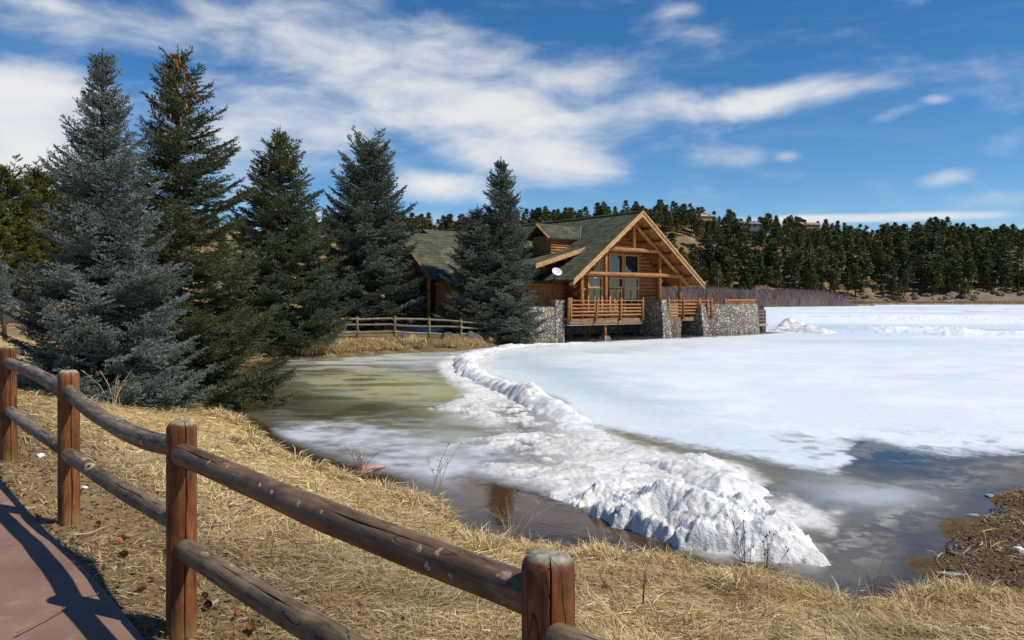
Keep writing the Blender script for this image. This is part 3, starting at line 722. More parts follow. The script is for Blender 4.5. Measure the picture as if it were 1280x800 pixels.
# ---------------------------------------------------------------- fences further away
M_split = m_wood('pale_split_rail', (.11,.088,.058), (.33,.275,.185), 'X', 5, .85, .3, .3)  # tree shade over this fence is worked into the darker rail tone
M_dark = m_wood('dark_fence_wood', (.035,.022,.016), (.10,.065,.045), 'X', 5, .85, .3, .2)
M_olivep = m_wood('mossy_fence_post', (.09,.085,.04), (.24,.20,.11), 'Z', 5, .85, .3, .2)
def line_fence(name, label, pts, heights, ph, pr, rr_, mp_, mr_):
    root = tag(empty(name, pts[len(pts)//2]), label, 'fence')
    for k, (x, y, z) in enumerate(pts):
        m = MB(); tx = random.uniform(-.09,.09); m.log((0,0,-.3), (tx, random.uniform(-.05,.05), ph), pr, 8)
        under(m.build('post', mp_, None, 40, loc=(x, y, z)), root)
    for k in range(len(pts)-1):
        for h in heights:
            a = Vector(pts[k]) + Vector((0,-.03,h+random.uniform(-.06,.06))); b = Vector(pts[k+1]) + Vector((0,.03,h+random.uniform(-.06,.06)))
            d = (b-a); L = d.length; m = MB(); m.log((-.12,0,0), (L+.12,0,0), rr_, 8, seg=5, bend=(0,0,random.uniform(-.03,.03)))
            o = m.build('rail', mr_, None, 40); o.rotation_euler = d.to_track_quat('X','Z').to_euler(); o.location = a; under(o, root)
    return root
fp = []
for px, Yd in ((352,40.4),(403,41.2),(447.5,42.6),(493,43.6),(537,44.6),(577,45.6),(613,47.6),(640,48.9)):
    xx = (px-640)/1000*Yd; fp.append((xx, Yd, tz(xx, Yd)))
line_fence('split_rail_fence', 'pale three rail split fence on the far bank below the spruces', fp, (.30,.66,1.02), 1.16, .075, .055, M_olivep, M_split)
fp = []
for px, Yd in ((-42,34.5),(6,35.5),(38,36.5),(78,37),(118,37.5)):
    xx = (px-640)/1000*Yd; fp.append((xx, Yd, tz(xx, Yd)))
line_fence('dark_rail_fence', 'dark wooden fence beside the distant pavement behind the blue spruce', fp, (.75,), 1.08, .09, .06, M_dark, M_dark)
# slatted bench across the pavement
xx, yy = (40-640)/1000*88, 88.0; M_redw = m_plain('red_stained_wood', (.10,.035,.022), .8)
b = tag(empty('park_bench', (xx, yy, tz(xx, yy)), .1), 'red brown slatted bench across the pavement', 'bench')
s = MB(); [s.box(-1.3,-.28+k*.15,.42,1.3,-.16+k*.15,.46) for k in range(4)]; s.build('seat', M_redw, b)
s = MB(); [s.box(-1.3,.34,.55+k*.16,1.3,.38,.67+k*.16) for k in range(3)]; s.build('backrest', M_redw, b)
for sx_ in (-1.15, 1.08):
    s = MB(); s.box(sx_,-.28,-.1,sx_+.07,-.2,.42); s.box(sx_,.26,-.1,sx_+.07,.34,1.0); s.build('leg', M_dark, b)
# ---------------------------------------------------------------- the log lodge
def m_shingle(name, axis):
    m, t = mat(name); tc = t.n('ShaderNodeTexCoord'); s = t.n('ShaderNodeSeparateXYZ'); t.link(tc.outputs['Object'], s.inputs[0])
    cb = t.n('ShaderNodeCombineXYZ'); t.link(s.outputs[axis], cb.inputs[0]); t.link(s.outputs[2], cb.inputs[1])
    b = t.n('ShaderNodeTexBrick'); t.link(cb.outputs[0], b.inputs['Vector'])
    for k, v in (('Scale', 1.0), ('Brick Width', .42), ('Row Height', .2), ('Mortar Size', .012), ('Mortar Smooth', .2), ('Bias', -.1)): b.inputs[k].default_value = v
    b.inputs['Color1'].default_value = (.056,.064,.042,1); b.inputs['Color2'].default_value = (.125,.122,.082,1); b.inputs['Mortar'].default_value = (.022,.024,.018,1)
    n = t.noise(tc.outputs['Object'], .8, 5)
    c = t.mix(1.0, b.outputs['Color'], t.ramp(n, [(.3, (.75,.78,.72)), (.7, (1.2,1.2,1.12))]), 'MULTIPLY')
    fr = t.math('FRACT', t.math('DIVIDE', s.outputs[2], .2))
    t.out(c, .9, t.bump(t.math('SUBTRACT', 1.0, fr), .6, .05), .2); return m
M_shA = m_shingle('green_grey_shingles', 1); M_shB = m_shingle('green_grey_shingles_cross', 0)
M_log = m_wood('orange_log_wall', (.21,.082,.025), (.48,.21,.07), 'X', 3.5, .6, .4, .3, length_scale=.06)
M_logY = m_wood('orange_log_end_run', (.22,.085,.028), (.48,.215,.078), 'Y', 3.5, .6, .4, .3, length_scale=.06)
M_logZ = m_wood('orange_log_post', (.23,.08,.02), (.50,.20,.058), 'Z', 3.5, .55, .4, .3, length_scale=.06)
M_barge = m_wood('pale_pine_board', (.38,.21,.085), (.60,.37,.17), 'Y', 3, .6, .3, .1, length_scale=.1)
M_soff = m_wood('pine_soffit', (.30,.12,.035), (.48,.21,.062), 'Y', 2, .7, .2, .1, length_scale=.05)
M_board = m_wood('vertical_cedar_boards', (.27,.11,.034), (.50,.24,.08), 'Z', 6, .75, .4, .2, length_scale=.05)
M_end = m_plain('cut_log_end', (.55,.33,.16), .8, .2, 8)
M_copper = m_plain('green_copper_flashing', (.13,.27,.21), .5, .2, 3, .5)
m, t = mat('dark_window_glass')
p = t.out((.012,.016,.02), .03, None, .9); M_glass = m
def m_stone(name, scale, seed=0.0):
    m, t = mat(name); v = t.coord('Object', (1,1,1), (seed,0,0))
    wv = t.n('ShaderNodeTexNoise'); t.link(v, wv.inputs['Vector']); wv.inputs['Scale'].default_value = 2.0
    dv = t.n('ShaderNodeVectorMath', operation='MULTIPLY_ADD'); t.link(wv.outputs['Color'], dv.inputs[0]); dv.inputs[1].default_value = (.25,.25,.25); t.link(v, dv.inputs[2])
    a = t.voro(dv.outputs[0], scale, 'F1'); e = t.voro(dv.outputs[0], scale, 'DISTANCE_TO_EDGE')
    sp = t.n('ShaderNodeSeparateColor'); t.link(a.outputs['Color'], sp.inputs[0])
    c = t.ramp(sp.outputs[0], [(0, (.27,.255,.22)), (.2, (.42,.365,.29)), (.36, (.31,.30,.265)), (.5, (.44,.325,.26)), (.62, (.52,.465,.365)), (.76, (.21,.212,.18)), (.88, (.42,.31,.245)), (1, (.55,.50,.41))], 'CONSTANT')
    c = t.mix(1.0, c, t.ramp(t.noise(v, 14, 5, .65), [(.3, (.65,.65,.65)), (.7, (1.25,1.25,1.22))]), 'MULTIPLY')
    g = t.rng(e.outputs['Distance'], .015, .07, 1, 0)
    c = t.mix(t.math('MULTIPLY', g, .8), c, (.13,.115,.10))
    h = t.rng(e.outputs['Distance'], .0, .16)
    t.out(c, .9, t.bump(h, .9, .09), .2); return m
M_stone = m_stone('field_stone_masonry', 3.9); M_stone2 = m_stone('dark_field_stone', 3.8, 5.0)

lodge_o = tag(empty('log_lodge', (LO.x, LO.y, 0), LROT), 'log lodge with green shingle roofs and a timber framed gable over the ice', 'lodge')
A0 = -.87; SL = .75; APX = 8.79
def zr(r): return APX - SL*abs(r)          # top of main roof at distance r from the ridge line
def P(name, mb, mt, smooth=40, parent=None): return mb.build(name, mt, parent or lodge_o, smooth)
# main roof
m = MB()
BB = 16.0
m.slab([(A0-6.42,-.8,zr(6.42)),(A0,-.8,APX),(A0,BB,APX),(A0-6.42,BB,zr(6.42))], .13)
m.slab([(A0+.0,-.8,APX),(A0+6.6,-.8,zr(6.6)),(A0+6.6,BB,zr(6.6)),(A0,BB,APX)], .13)
roof = P('roof', m, M_shA, None)
m = MB(); m.tube([(A0,-.75,APX+.01),(A0,BB,APX+.01)], .09, 6); P('ridge_cap', m, M_shA, None, roof)
m = MB()
for s in (-1, 1):
    w_ = 6.36 if s < 0 else 6.54
    q = [(A0+s*.02,-.74,zr(.02)-.14),(A0+s*w_,-.74,zr(w_)-.14),(A0+s*w_,2.3,zr(w_)-.14),(A0+s*.02,2.3,zr(.02)-.14)]
    m.slab(q if s > 0 else q[::-1], .035)
P('soffit', m, M_soff, None, roof)
for s, w_ in ((-1, 6.5), (1, 6.7)):
    for dz, hh, yy_, nm in ((.03, .34, -.86, 'barge_board'), (.10, .14, -.93, 'barge_trim')):
        m = MB(); x0, x1 = A0, A0+s*w_; zt0, zt1 = APX+dz, zr(w_)+dz
        bot = [(x0,yy_,zt0-hh),(x1,yy_,zt1-hh),(x1,yy_+.06,zt1-hh),(x0,yy_+.06,zt0-hh)]; top = [(x0,yy_,zt0),(x1,yy_,zt1),(x1,yy_+.06,zt1),(x0,yy_+.06,zt0)]
        if s < 0: bot = bot[::-1]; top = top[::-1]
        m.hexa(bot, top); P(nm, m, M_barge, None, roof)
# purlin logs run in under the roof with sawn ends showing
for r in (-5.6,-4.5,-3.3,-2.2,-1.1,0,1.1,2.2,3.3,4.4,5.5):
    m = MB(); z_ = zr(r) - .36; m.log((A0+r,-.70,z_), (A0+r,2.4,z_), .14, 12, 0, 0)
    m.f[-1:] = m.f[-1:]; o_ = P('purlin', m, [M_logY, M_end])
    for pl in o_.data.polygons:
        if len(pl.vertices) > 4: pl.material_index = 1
# gable truss in the plane of the deck edge
def logpart(name, p0, p1, r, mt, **k):
    m = MB(); m.log(p0, p1, r, 12, **k); return P(name, m, mt, 50)
DECK = 1.35
M_rafter = m_wood('orange_slanting_log', (.27,.098,.026), (.56,.235,.07), 'X', 3.5, .55, .4, .3, length_scale=.08)
for r in (-4.95,-2.72,4.95): logpart('truss_post', (A0+r,.05,DECK), (A0+r,.05,4.36 if abs(r) > 3 else zr(r)-.95), .13, M_logZ)
logpart('truss_post', (A0+2.72,.05,2.62), (A0+2.72,.05,zr(2.72)-.95), .13, M_logZ)
logpart('tie_beam', (A0-5.1,-.02,4.42), (A0+5.15,-.02,4.42), .155, M_log)
logpart('collar_beam', (A0-2.5,-.04,6.16), (A0+2.55,-.04,6.16), .15, M_log)
logpart('king_post', (A0,.0,6.2), (A0,.0,8.2), .13, M_logZ)
for s in (-1,1): logpart('truss_rafter', (A0+s*.15,.08,8.0), (A0+s*5.98,.08,8.0-.745*5.83), .14, M_rafter)
# front log wall
WB = 2.2; WL, WR = A0-3.35, A0+4.8
m = MB(); z_ = DECK+.14; k = 0
while z_ < zr(0)-.5:
    half = (APX-.32-z_)/SL
    l_, r_ = max(WL-.35*(k % 2 == 0)-.1, A0-half), min(WR+.3*(k % 2), A0+half)
    if r_ - l_ > .5: m.log((l_, WB, z_), (r_, WB, z_), .15, 10, round_end=.15)
    z_ += .27; k += 1
P('log_wall', m, M_log, 50)
m = MB()
for x_ in (WL-.02, WR-.05):
    for k in range(10): m.log((x_, WB-.55 if k % 2 else WB-.38, DECK+.28+.27*k), (x_, 13, DECK+.28+.27*k), .15, 10, round_end=.1)
o_ = P('side_log_wall', m, [M_logY, M_end])
for pl in o_.data.polygons:
    if len(pl.vertices) > 4: pl.material_index = 1
# windows
M_frame = m_plain('pale_pine_frame', (.52,.29,.115), .6, .2, 6)
def window(x0, x1, z0, z1, bars_x=(), bars_z=(), y=WB-.19, fw=.10, name='window'):
    m = MB(); d = .1
    m.box(x0-fw, y-d, z0-fw, x0, y+.1, z1+fw); m.box(x1, y-d, z0-fw, x1+fw, y+.1, z1+fw)
    m.box(x0+.001, y-d, z1, x1-.001, y+.1, z1+fw); m.box(x0+.001, y-d, z0-fw, x1-.001, y+.1, z0)
    for b_ in bars_x: m.box(b_-.04, y-.06, z0+.001, b_+.04, y+.06, z1-.001)
    for b_ in bars_z: m.box(x0+.001, y-.063, b_-.04, x1-.001, y+.063, b_+.04)
    w_ = P(name, m, M_frame, None)
    g = MB(); g.box(x0-.01, y-.02, z0-.01, x1+.01, y+.02, z1+.01); P('pane', g, M_glass, None, w_)
    return w_
window(-3.38,-2.16,3.60,4.18); window(-3.38,-2.16,1.50,3.40,(-2.77,))
window(-1.30,-.06,3.60,4.18); window(.26,1.60,3.60,4.18); window(.26,1.60,1.50,3.40,(.93,))
window(-1.30,-.06,4.66,5.88); window(.26,1.60,4.66,5.88)
m = MB(); y_ = WB-.19
tri = [(-2.95,4.66),(-2.12,4.66),(-2.12,5.72)]
g = MB(); g.hexa([(x_, y_-.02, z_) for x_, z_ in tri], [(x_, y_+.02, z_) for x_, z_ in tri])
for (xa, za), (xb, zb) in ((tri[0],tri[1]),(tri[1],tri[2]),(tri[2],tri[0])): m.tube([(xa,y_-.04,za),(xb,y_-.04,zb)], .075, 4)
w_ = P('window', m, M_frame, None); P('pane', g, M_glass, None, w_)
# glazed double door between the lower windows
for x0, x1 in ((-1.32,-.72),(-.64,-.04)):
    m = MB(); y_ = WB-.2; fw = .13
    m.box(x0, y_-.05, DECK, x0+fw, y_+.05, 3.42); m.box(x1-fw, y_-.05, DECK, x1, y_+.05, 3.42)
    m.box(x0+fw, y_-.05, 3.24, x1-fw, y_+.05, 3.42); m.box(x0+fw, y_-.05, DECK, x1-fw, y_+.05, 1.75)
    d_ = P('door', m, M_frame, None)
    g = MB(); g.box(x0+fw-.01, y_-.015, 1.74, x1-fw+.01, y_+.015, 3.25); P('pane', g, M_glass, None, d_)
    g = MB(); hx = x1-.07 if x0 < -1 else x0+.07; g.box(hx-.02, y_-.11, 2.3, hx+.02, y_-.05, 2.45); P('handle', g, M_dark, None, d_)
# deck, joists, posts and rails
m = MB(); m.box(-7.3,-.12,DECK-.08,-.22,2.3,DECK); m.box(-.22,1.7,DECK-.08,1.62,2.3,DECK); m.box(-7.3,2.3,DECK-.08,4.0,5.2,DECK); m.box(1.62,-.12,DECK-.08,7.4,2.3,DECK); m.box(4.0,2.3,DECK-.08,7.4,9,DECK)
M_deck = m_wood('weathered_deck_board', (.16,.095,.05), (.34,.22,.125), 'X', 5, .8, .3, .2)
P('deck_floor', m, M_deck, None)
m = MB(); m.box(-7.3,-.2,DECK-.30,-.24,-.12,DECK+.03); m.box(2.25,-.2,DECK-.26,5.65,-.12,DECK+.03); m.box(6.2,-.2,DECK-.26,7.35,-.12,DECK+.03)
P('deck_fascia', m, M_deck, None)
m = MB(); m.box(-7.3,-.16,DECK-.40,-.24,.1,DECK-.31); P('deck_beam', m, m_plain('pale_grey_timber', (.42,.36,.28), .8), None)
for x_, y_ in ((-3.62,.1),(-6.4,1.6),(-3.6,1.7),(6.9,.2),(7.15,1.0)):
    m = MB(); m.log((x_,y_,.16),(x_,y_,DECK-.4),.13,10); P('support_post', m, M_logZ)
    if x_ == -3.62:
        m = MB(); m.hexa([(x_-.35,y_-.35,-.1),(x_+.35,y_-.35,-.1),(x_+.35,y_+.35,-.1),(x_-.35,y_+.35,-.1)], [(x_-.2,y_-.2,.2),(x_+.2,y_-.2,.2),(x_+.2,y_+.2,.2),(x_-.2,y_+.2,.2)]); P('post_footing', m, M_stone, None)
M_raillog = m_wood('orange_rail_wood', (.24,.095,.03), (.50,.235,.085), 'X', 4, .7, .4, .2)
def deck_railing(x0, x1, posts, y=-.2):
    m = MB(); m.box(x0, y-.16, 2.575, x1, y+.02, 2.645); root = P('deck_railing', m, M_raillog, None)
    for z_ in (1.62, 1.85, 2.08, 2.32):
        m = MB(); m.log((x0, y-.03, z_), (x1, y-.03, z_), .066, 8); P('rail', m, M_raillog, 40, root)
    for x_, lean in posts:
        m = MB(); m.log((x_+lean, y-.10, DECK-.12), (x_, y-.12, 2.80), .09, 8); P('post', m, M_logZ, 40, root)
deck_railing(-7.15,-.3, [(-7.1,0),(-7.3,-.02),(-4.65,-.22),(-2.45,-.1),(-.3,0)])
deck_railing(2.35,5.7, [(2.4,0),(4.05,0),(5.75,0)]); deck_railing(5.85,7.3, [(5.95,0),(6.8,0),(7.3,0)])
# stone piers and the foundation wall in the shade below
def pier(x0, x1, y0, y1, z1, bat):
    m = MB(); m.hexa([(x0-bat*.3,y0-bat,-.35),(x1+bat,y0-bat,-.35),(x1+bat,y1,-.35),(x0-bat*.3,y1,-.35)], [(x0,y0,z1),(x1,y0,z1),(x1,y1,z1),(x0,y1,z1)])
    P('stone_pier', m, M_stone, None)
pier(1.63,2.2,-.32,1.68,2.68,.32); pier(5.68,6.12,-.62,1.2,2.28,.4)
m = MB(); m.box(-7.3,4.6,-.3,12,5.0,DECK-.09); P('foundation_wall', m, M_stone2, None)
# dormer on the left slope
def zm(a): return APX - SL*abs(a-A0)
dx = -5.97; de = 3.2; dr = 4.55; dzr = 8.1; dze = 7.07
m = MB()
m.slab([(dx,de,dze),(-2.6,de,dze),(-1.3,dr,dzr),(dx,dr,dzr)], .12); m.slab([(dx,dr,dzr),(-1.3,dr,dzr),(-2.6,5.9,dze),(dx,5.9,dze)], .12)
dorm = P('dormer_roof', m, M_shB, None)
m = MB()
for (y0_, y1_) in ((de-.04,dr),(5.94,dr)):
    m.tube([(dx-.03,y0_,dze-.1),(dx-.03,y1_,dzr-.1)], .1, 4)
P('barge_board', m, M_barge, None, dorm)
m = MB(); m.tube([(-3.1,de-.02,dze+.03),(-1.75,dr,dzr+.03)], .06, 4); P('copper_flashing', m, M_copper, None, dorm)
m = MB()
for k in range(11): 
    z_ = 5.2 + .19*k
    m.log((-5.6, 3.55, z_), (min(-2.4, A0-(APX-z_)/SL+.4), 3.55, z_), .11, 8)
    hw = min(2.0, (dzr-.15-z_)/SL - 0.0); 
    if hw > .2: m.log((-5.55, max(3.55, dr-hw), z_), (-5.55, min(5.55, dr+hw), z_), .11, 8)
P('dormer_wall', m, M_log, 50)
# low shed roof under the dormer
def zs(a): return 6.29 + .286*(a+4.2)
m = MB(); m.slab([(-8.6,1.5,zs(-8.6)),(-4.0,1.5,zs(-4.0)),(-4.0,5.2,zs(-4.0)),(-8.6,5.2,zs(-8.6))], .12); shed = P('shed_roof', m, M_shA, None)
m = MB(); a_, b_ = -8.66, -4.05
m.hexa([(a_,1.40,zs(a_)-.28),(b_,1.40,zs(b_)-.28),(b_,1.47,zs(b_)-.28),(a_,1.47,zs(a_)-.28)], [(a_,1.40,zs(a_)+.03),(b_,1.40,zs(b_)+.03),(b_,1.47,zs(b_)+.03),(a_,1.47,zs(a_)+.03)])
P('barge_board', m, m_wood('pale_shed_board', (.42,.24,.10), (.62,.39,.18), 'X', 3, .6, .3, .1), None, shed)
for a_ in (-7.9,-6.9,-5.9):
    m = MB(); m.log((a_,1.52,zs(a_)-.30),(a_,4.8,zs(a_)-.30),.13,10,0,0); o_ = P('purlin', m, [M_logY, M_end])
    for pl in o_.data.polygons:
        if len(pl.vertices) > 4: pl.material_index = 1
m = MB(); y_ = 2.9; m.hexa([(-8.3,y_,3.9),(-3.9,y_,5.6),(-3.9,y_+.1,5.6),(-8.3,y_+.1,3.9)], [(-8.3,y_,zs(-8.3)-.14),(-3.9,y_,zs(-3.9)-.14),(-3.9,y_+.1,zs(-3.9)-.14),(-8.3,y_+.1,zs(-8.3)-.14)]); P('shed_wall', m, m_plain('dark_brown_boards', (.12,.06,.03), .8), None)  # wall boards in a much darker brown than the lodge logs
# low wing to the left with its own cross gable
we, wr, wze, wzr = 2.95, 7.2, 4.0, 7.15; wl = -15.9
m = MB(); m.slab([(wl,we,wze),(-5.4,we,wze),(-2.4,wr,wzr),(wl,wr,wzr)], .13); m.slab([(wl,wr,wzr),(-2.4,wr,wzr),(-5.4,11.45,wze),(wl,11.45,wze)], .13)
wing = P('wing_roof', m, M_shB, None)
m = MB()
for y0_ in (we-.05, 11.5): 
    m.hexa([(wl-.08,y0_,wze-.32),(wl,y0_,wze-.32),(wl,wr,wzr-.32),(wl-.08,wr,wzr-.32)] if y0_ < wr else [(wl-.08,wr,wzr-.32),(wl,wr,wzr-.32),(wl,y0_,wze-.32),(wl-.08,y0_,wze-.32)],
           [(wl-.08,y0_,wze+.03),(wl,y0_,wze+.03),(wl,wr,wzr+.03),(wl-.08,wr,wzr+.03)] if y0_ < wr else [(wl-.08,wr,wzr+.03),(wl,wr,wzr+.03),(wl,y0_,wze+.03),(wl-.08,y0_,wze+.03)])
P('barge_board', m, m_plain('dark_barge_board', (.22,.10,.04), .7), None, wing)
m = MB(); m.tube([(-6.9,we+.02,wze+.05),(-3.2,6.9,7.0)], .05, 4); P('valley_flashing', m, M_copper, None, wing)
# second higher ridge seen over the wing
m = MB(); m.slab([(-12.0,8.6,7.0),(-3.4,8.6,7.0),(-3.4,10.2,7.75),(-12.0,10.2,7.75)], .12); m.slab([(-12.0,10.2,7.75),(-3.4,10.2,7.75),(-3.4,12,6.9),(-12.0,12,6.9)], .12); P('upper_roof', m, M_shB, None)
m = MB(); n_ = 48
for k in range(n_):
    x0 = -15.0 + k*(11.0/n_); m.box(x0, 3.5+(.015 if k % 2 else 0), .9, x0+11.0/n_-.012, 3.62, 3.95)
m.box(-15,3.63,.9,-3.9,3.75,3.95); P('board_wall', m, M_board, None)
m = MB(); m.log((-15.2,3.42,3.72),(-3.9,3.42,3.72),.13,10); P('eave_log', m, M_log)
m = MB(); m.log((-15.2,3.40,1.30),(-3.95,3.40,1.30),.07,8); P('sill_log', m, M_log)
m = MB()
for k in range(19):
    z_ = .95 + .3*k; hw = min(3.6, (wzr-.25-z_)/.741)
    if hw > .2: m.log((-14.6, wr-hw, z_), (-14.6, wr+hw, z_), .16, 8)
P('gable_log_wall', m, m_wood('brown_log_wall', (.10,.04,.015), (.26,.11,.04), 'Y', 3, .7, .3, .2, length_scale=.06), 50)
for b_ in (3.6,5.4,9.0,10.8):
    m = MB(); m.log((-15.6,b_,.8),(-15.6,b_,wze+.45 if b_ in (3.6,10.8) else 5.2),.14,10); P('porch_post', m, M_logZ)
m = MB(); m.log((-15.6,3.2,4.1),(-15.6,11.2,4.1),.15,10); P('porch_beam', m, M_logY)
for b0, b1 in ((5.9,6.9),(7.5,8.5)):
    m = MB(); m.box(-14.86,b0-.1,1.9,-14.78,b1+.1,3.6); w_ = P('window', m, M_frame, None); g = MB(); g.box(-14.89,b0,2.0,-14.84,b1,3.5); P('pane', g, M_glass, None, w_)
# satellite dish fixed to the valley
p3 = LO + LU*(-7.15) + LN*(1.05); dz_ = 4.45
dish = tag(empty('satellite_dish', (p3.x, p3.y, dz_-.2)), 'small white satellite dish on the low roof below the shed dormer', 'satellite dish')
M_wp = m_plain('white_painted_metal', (.75,.75,.75), .4, .05)
m = MB(); n_ = 20; V = [(0,0,0)]; F = []
for k in range(n_):
    a_ = 2*math.pi*k/n_; V.append((.36*math.cos(a_), -.08, .27*math.sin(a_)))
for k in range(n_): F.append((0, 1+k, 1+(k+1)%n_))
b0 = len(V); V += [(x_, y_+.025, z_) for x_, y_, z_ in V]; F += [(b0, b0+1+(k+1)%n_, b0+1+k) for k in range(n_)] + [(1+k, b0+1+k, b0+1+(k+1)%n_, 1+(k+1)%n_) for k in range(n_)]
m.add(V, F); o_ = m.build('dish', M_wp, dish, 40, loc=(0,0,.28)); o_.rotation_euler = (-.35, .25, .25)
m = MB(); m.tube([(0,.12,-.35),(0,.1,.25)], .03, 8); m.tube([(0,0,.1),(.05,-.4,.2)], .015, 6); m.build('mast', M_wp, dish, 40)
m = MB(); m.box(.01,-.46,.17,.09,-.38,.25); m.build('receiver', M_wp, dish)
# retaining walls of field stone
def stone_obj(name, label, mb, mats):
    o_ = mb.build(name, mats, None, None); o_.location = (LO.x, LO.y, 0); o_.rotation_euler = (0,0,LROT); return tag(o_, label, 'stone wall')
m = MB(); m.box(-11.6,0,-.4,-8.2,.5,2.22); m.box(-8.198,-.04,-.4,-7.42,.55,2.66); m.box(-7.9,.56,-.4,-7.42,2.9,2.2)
stone_obj('stone_wall', 'sunlit fieldstone retaining wall at the left end of the deck', m, M_stone)
arc = [(7.25,.15),(8.0,-.25),(9.0,-.5),(10.2,-.68),(11.4,-.66),(12.6,-.45),(13.6,.0),(14.35,.7),(14.8,1.7),(14.95,3.2),(14.9,7.5)]
m = MB(); n_ = len(arc)
inn = []
for k, (x_, y_) in enumerate(arc):
    a_ = Vector(arc[max(0,k-1)]); b_ = Vector(arc[min(n_-1,k+1)]); d_ = (b_-a_).normalized(); inn.append((x_ - d_.y*.5, y_ + d_.x*.5))
V = []; 
for (x_, y_), (u_, v_) in zip(arc, inn):
    bx, by = x_ + (x_-u_)*.35, y_ + (y_-v_)*.35
    V += [(bx,by,-.4),(x_,y_,2.34),(u_,v_,2.34),(u_,v_,-.4)]
F = []
for k in range(n_-1):
    b0 = 4*k; b1 = b0+4
    F += [(b0,b1,b1+1,b0+1),(b0+1,b1+1,b1+2,b0+2),(b0+2,b1+2,b1+3,b0+3)]
F += [(0,1,2,3),(4*n_-1,4*n_-2,4*n_-3,4*n_-4)]
m.add(V, F); stone_obj('curved_stone_wall', 'curved fieldstone terrace wall right of the gable, standing in the ice', m, M_stone)
# log handrail that rests on the curved wall
root = tag(empty('terrace_handrail', (LO.x, LO.y, 0), LROT), 'orange log handrail running along the top of the curved stone wall', 'handrail')
tp = [((x_+u_)/2, (y_+v_)/2) for (x_, y_), (u_, v_) in zip(arc, inn)][2:9]
for k in range(len(tp)-1):
    m = MB(); m.log((*tp[k],2.60), (*tp[k+1],2.60), .085, 8); m.build('rail', M_raillog, root, 40)
    m = MB(); m.log((*tp[k],2.40), (*tp[k+1],2.40), .05, 8); m.build('rail', M_raillog, root, 40)
for x_, y_ in tp:
    m = MB(); m.log((x_,y_,2.32),(x_,y_,2.70),.09,8); m.build('post', M_logZ, root, 40)
# little landing stage beyond the curved wall
root = tag(empty('landing_stage', (LO.x, LO.y, 0), LROT), 'small landing stage with weathered rails beyond the curved stone wall', 'landing stage')
M_grw = m_plain('grey_weathered_timber', (.20,.17,.14), .85)
m = MB(); m.box(15.0,1.4,.42,17.0,3.6,.60); m.build('platform', m_plain('tan_timber', (.42,.29,.14), .8), root)
for x_, y_ in ((15.15,1.55),(16.5,1.55),(16.85,1.55),(16.85,3.4)):
    m = MB(); m.log((x_,y_,-.3),(x_,y_,1.78),.075,8); m.build('post', M_grw, root, 40)
for z_ in (.85,1.15,1.45,1.7):
    m = MB(); m.log((15.05,1.5,z_),(16.9,1.5,z_),.04,8); m.build('rail', M_grw, root, 40)
    m = MB(); m.log((16.85,1.5,z_),(16.85,3.5,z_),.04,8); m.build('rail', M_grw, root, 40)
# ---------------------------------------------------------------- spruces by the lake
def m_needles(name, a, b, c_):
    m, t = mat(name); oi = t.n('ShaderNodeObjectInfo'); f = t.math('ADD', t.attr('tint'), t.math('MULTIPLY', t.math('SUBTRACT', oi.outputs['Random'], .5), .5 if 'hill' in name else 0.0))
    c = t.ramp(f, [(0, a), (.5, b), (1, c_)])
    t.out(c, .7, None, .2); return m
M_bark = m_plain('grey_brown_bark', (.10,.07,.05), .95, .4, 6, .1, .8)
M_cone = m_plain('rusty_cones', (.27,.12,.045), .8, .3, 5)
def perp(d):
    a = np.where(np.abs(d[:, 2:3]) < .9, [[0,0,1.0]], [[1.0,0,0]])
    u = np.cross(d, a); u /= np.linalg.norm(u, axis=1)[:, None]; return u, np.cross(d, u)
def brush(rng, P, Dv, L, K, nl, nw, tint):
    """needle tufts around every shoot"""
    n = len(P); P = np.repeat(P, K, 0); Dv = np.repeat(Dv, K, 0); Lr = np.repeat(L, K); tn = np.repeat(tint, K)
    f = rng.random(n*K)**.9; ph = rng.random(n*K)*6.283
    u, w_ = perp(Dv); rad = u*np.cos(ph)[:,None] + w_*np.sin(ph)[:,None]
    lean = .45 + .5*f
    d = Dv*lean[:,None] + rad*.8; d /= np.linalg.norm(d, axis=1)[:,None]
    base = P + Dv*(Lr*f)[:,None]; ln = nl*(.7 + .6*rng.random(n*K))*(1 - .25*f)
    side = np.cross(d, rng.normal(size=(n*K,3))); side /= np.linalg.norm(side, axis=1)[:,None] + 1e-9
    s = side*(nw*(.7+.6*rng.random(n*K)))[:,None]
    V = np.stack([base - s, base + s, base + d*ln[:,None]], 1).reshape(-1,3)
    T = np.clip(tn + rng.normal(0,.06,n*K), 0, 1); T3 = np.stack([T, T, np.clip(T+.10,0,1)], 1).ravel()
    return V, np.arange(len(V)).reshape(-1,3), T3
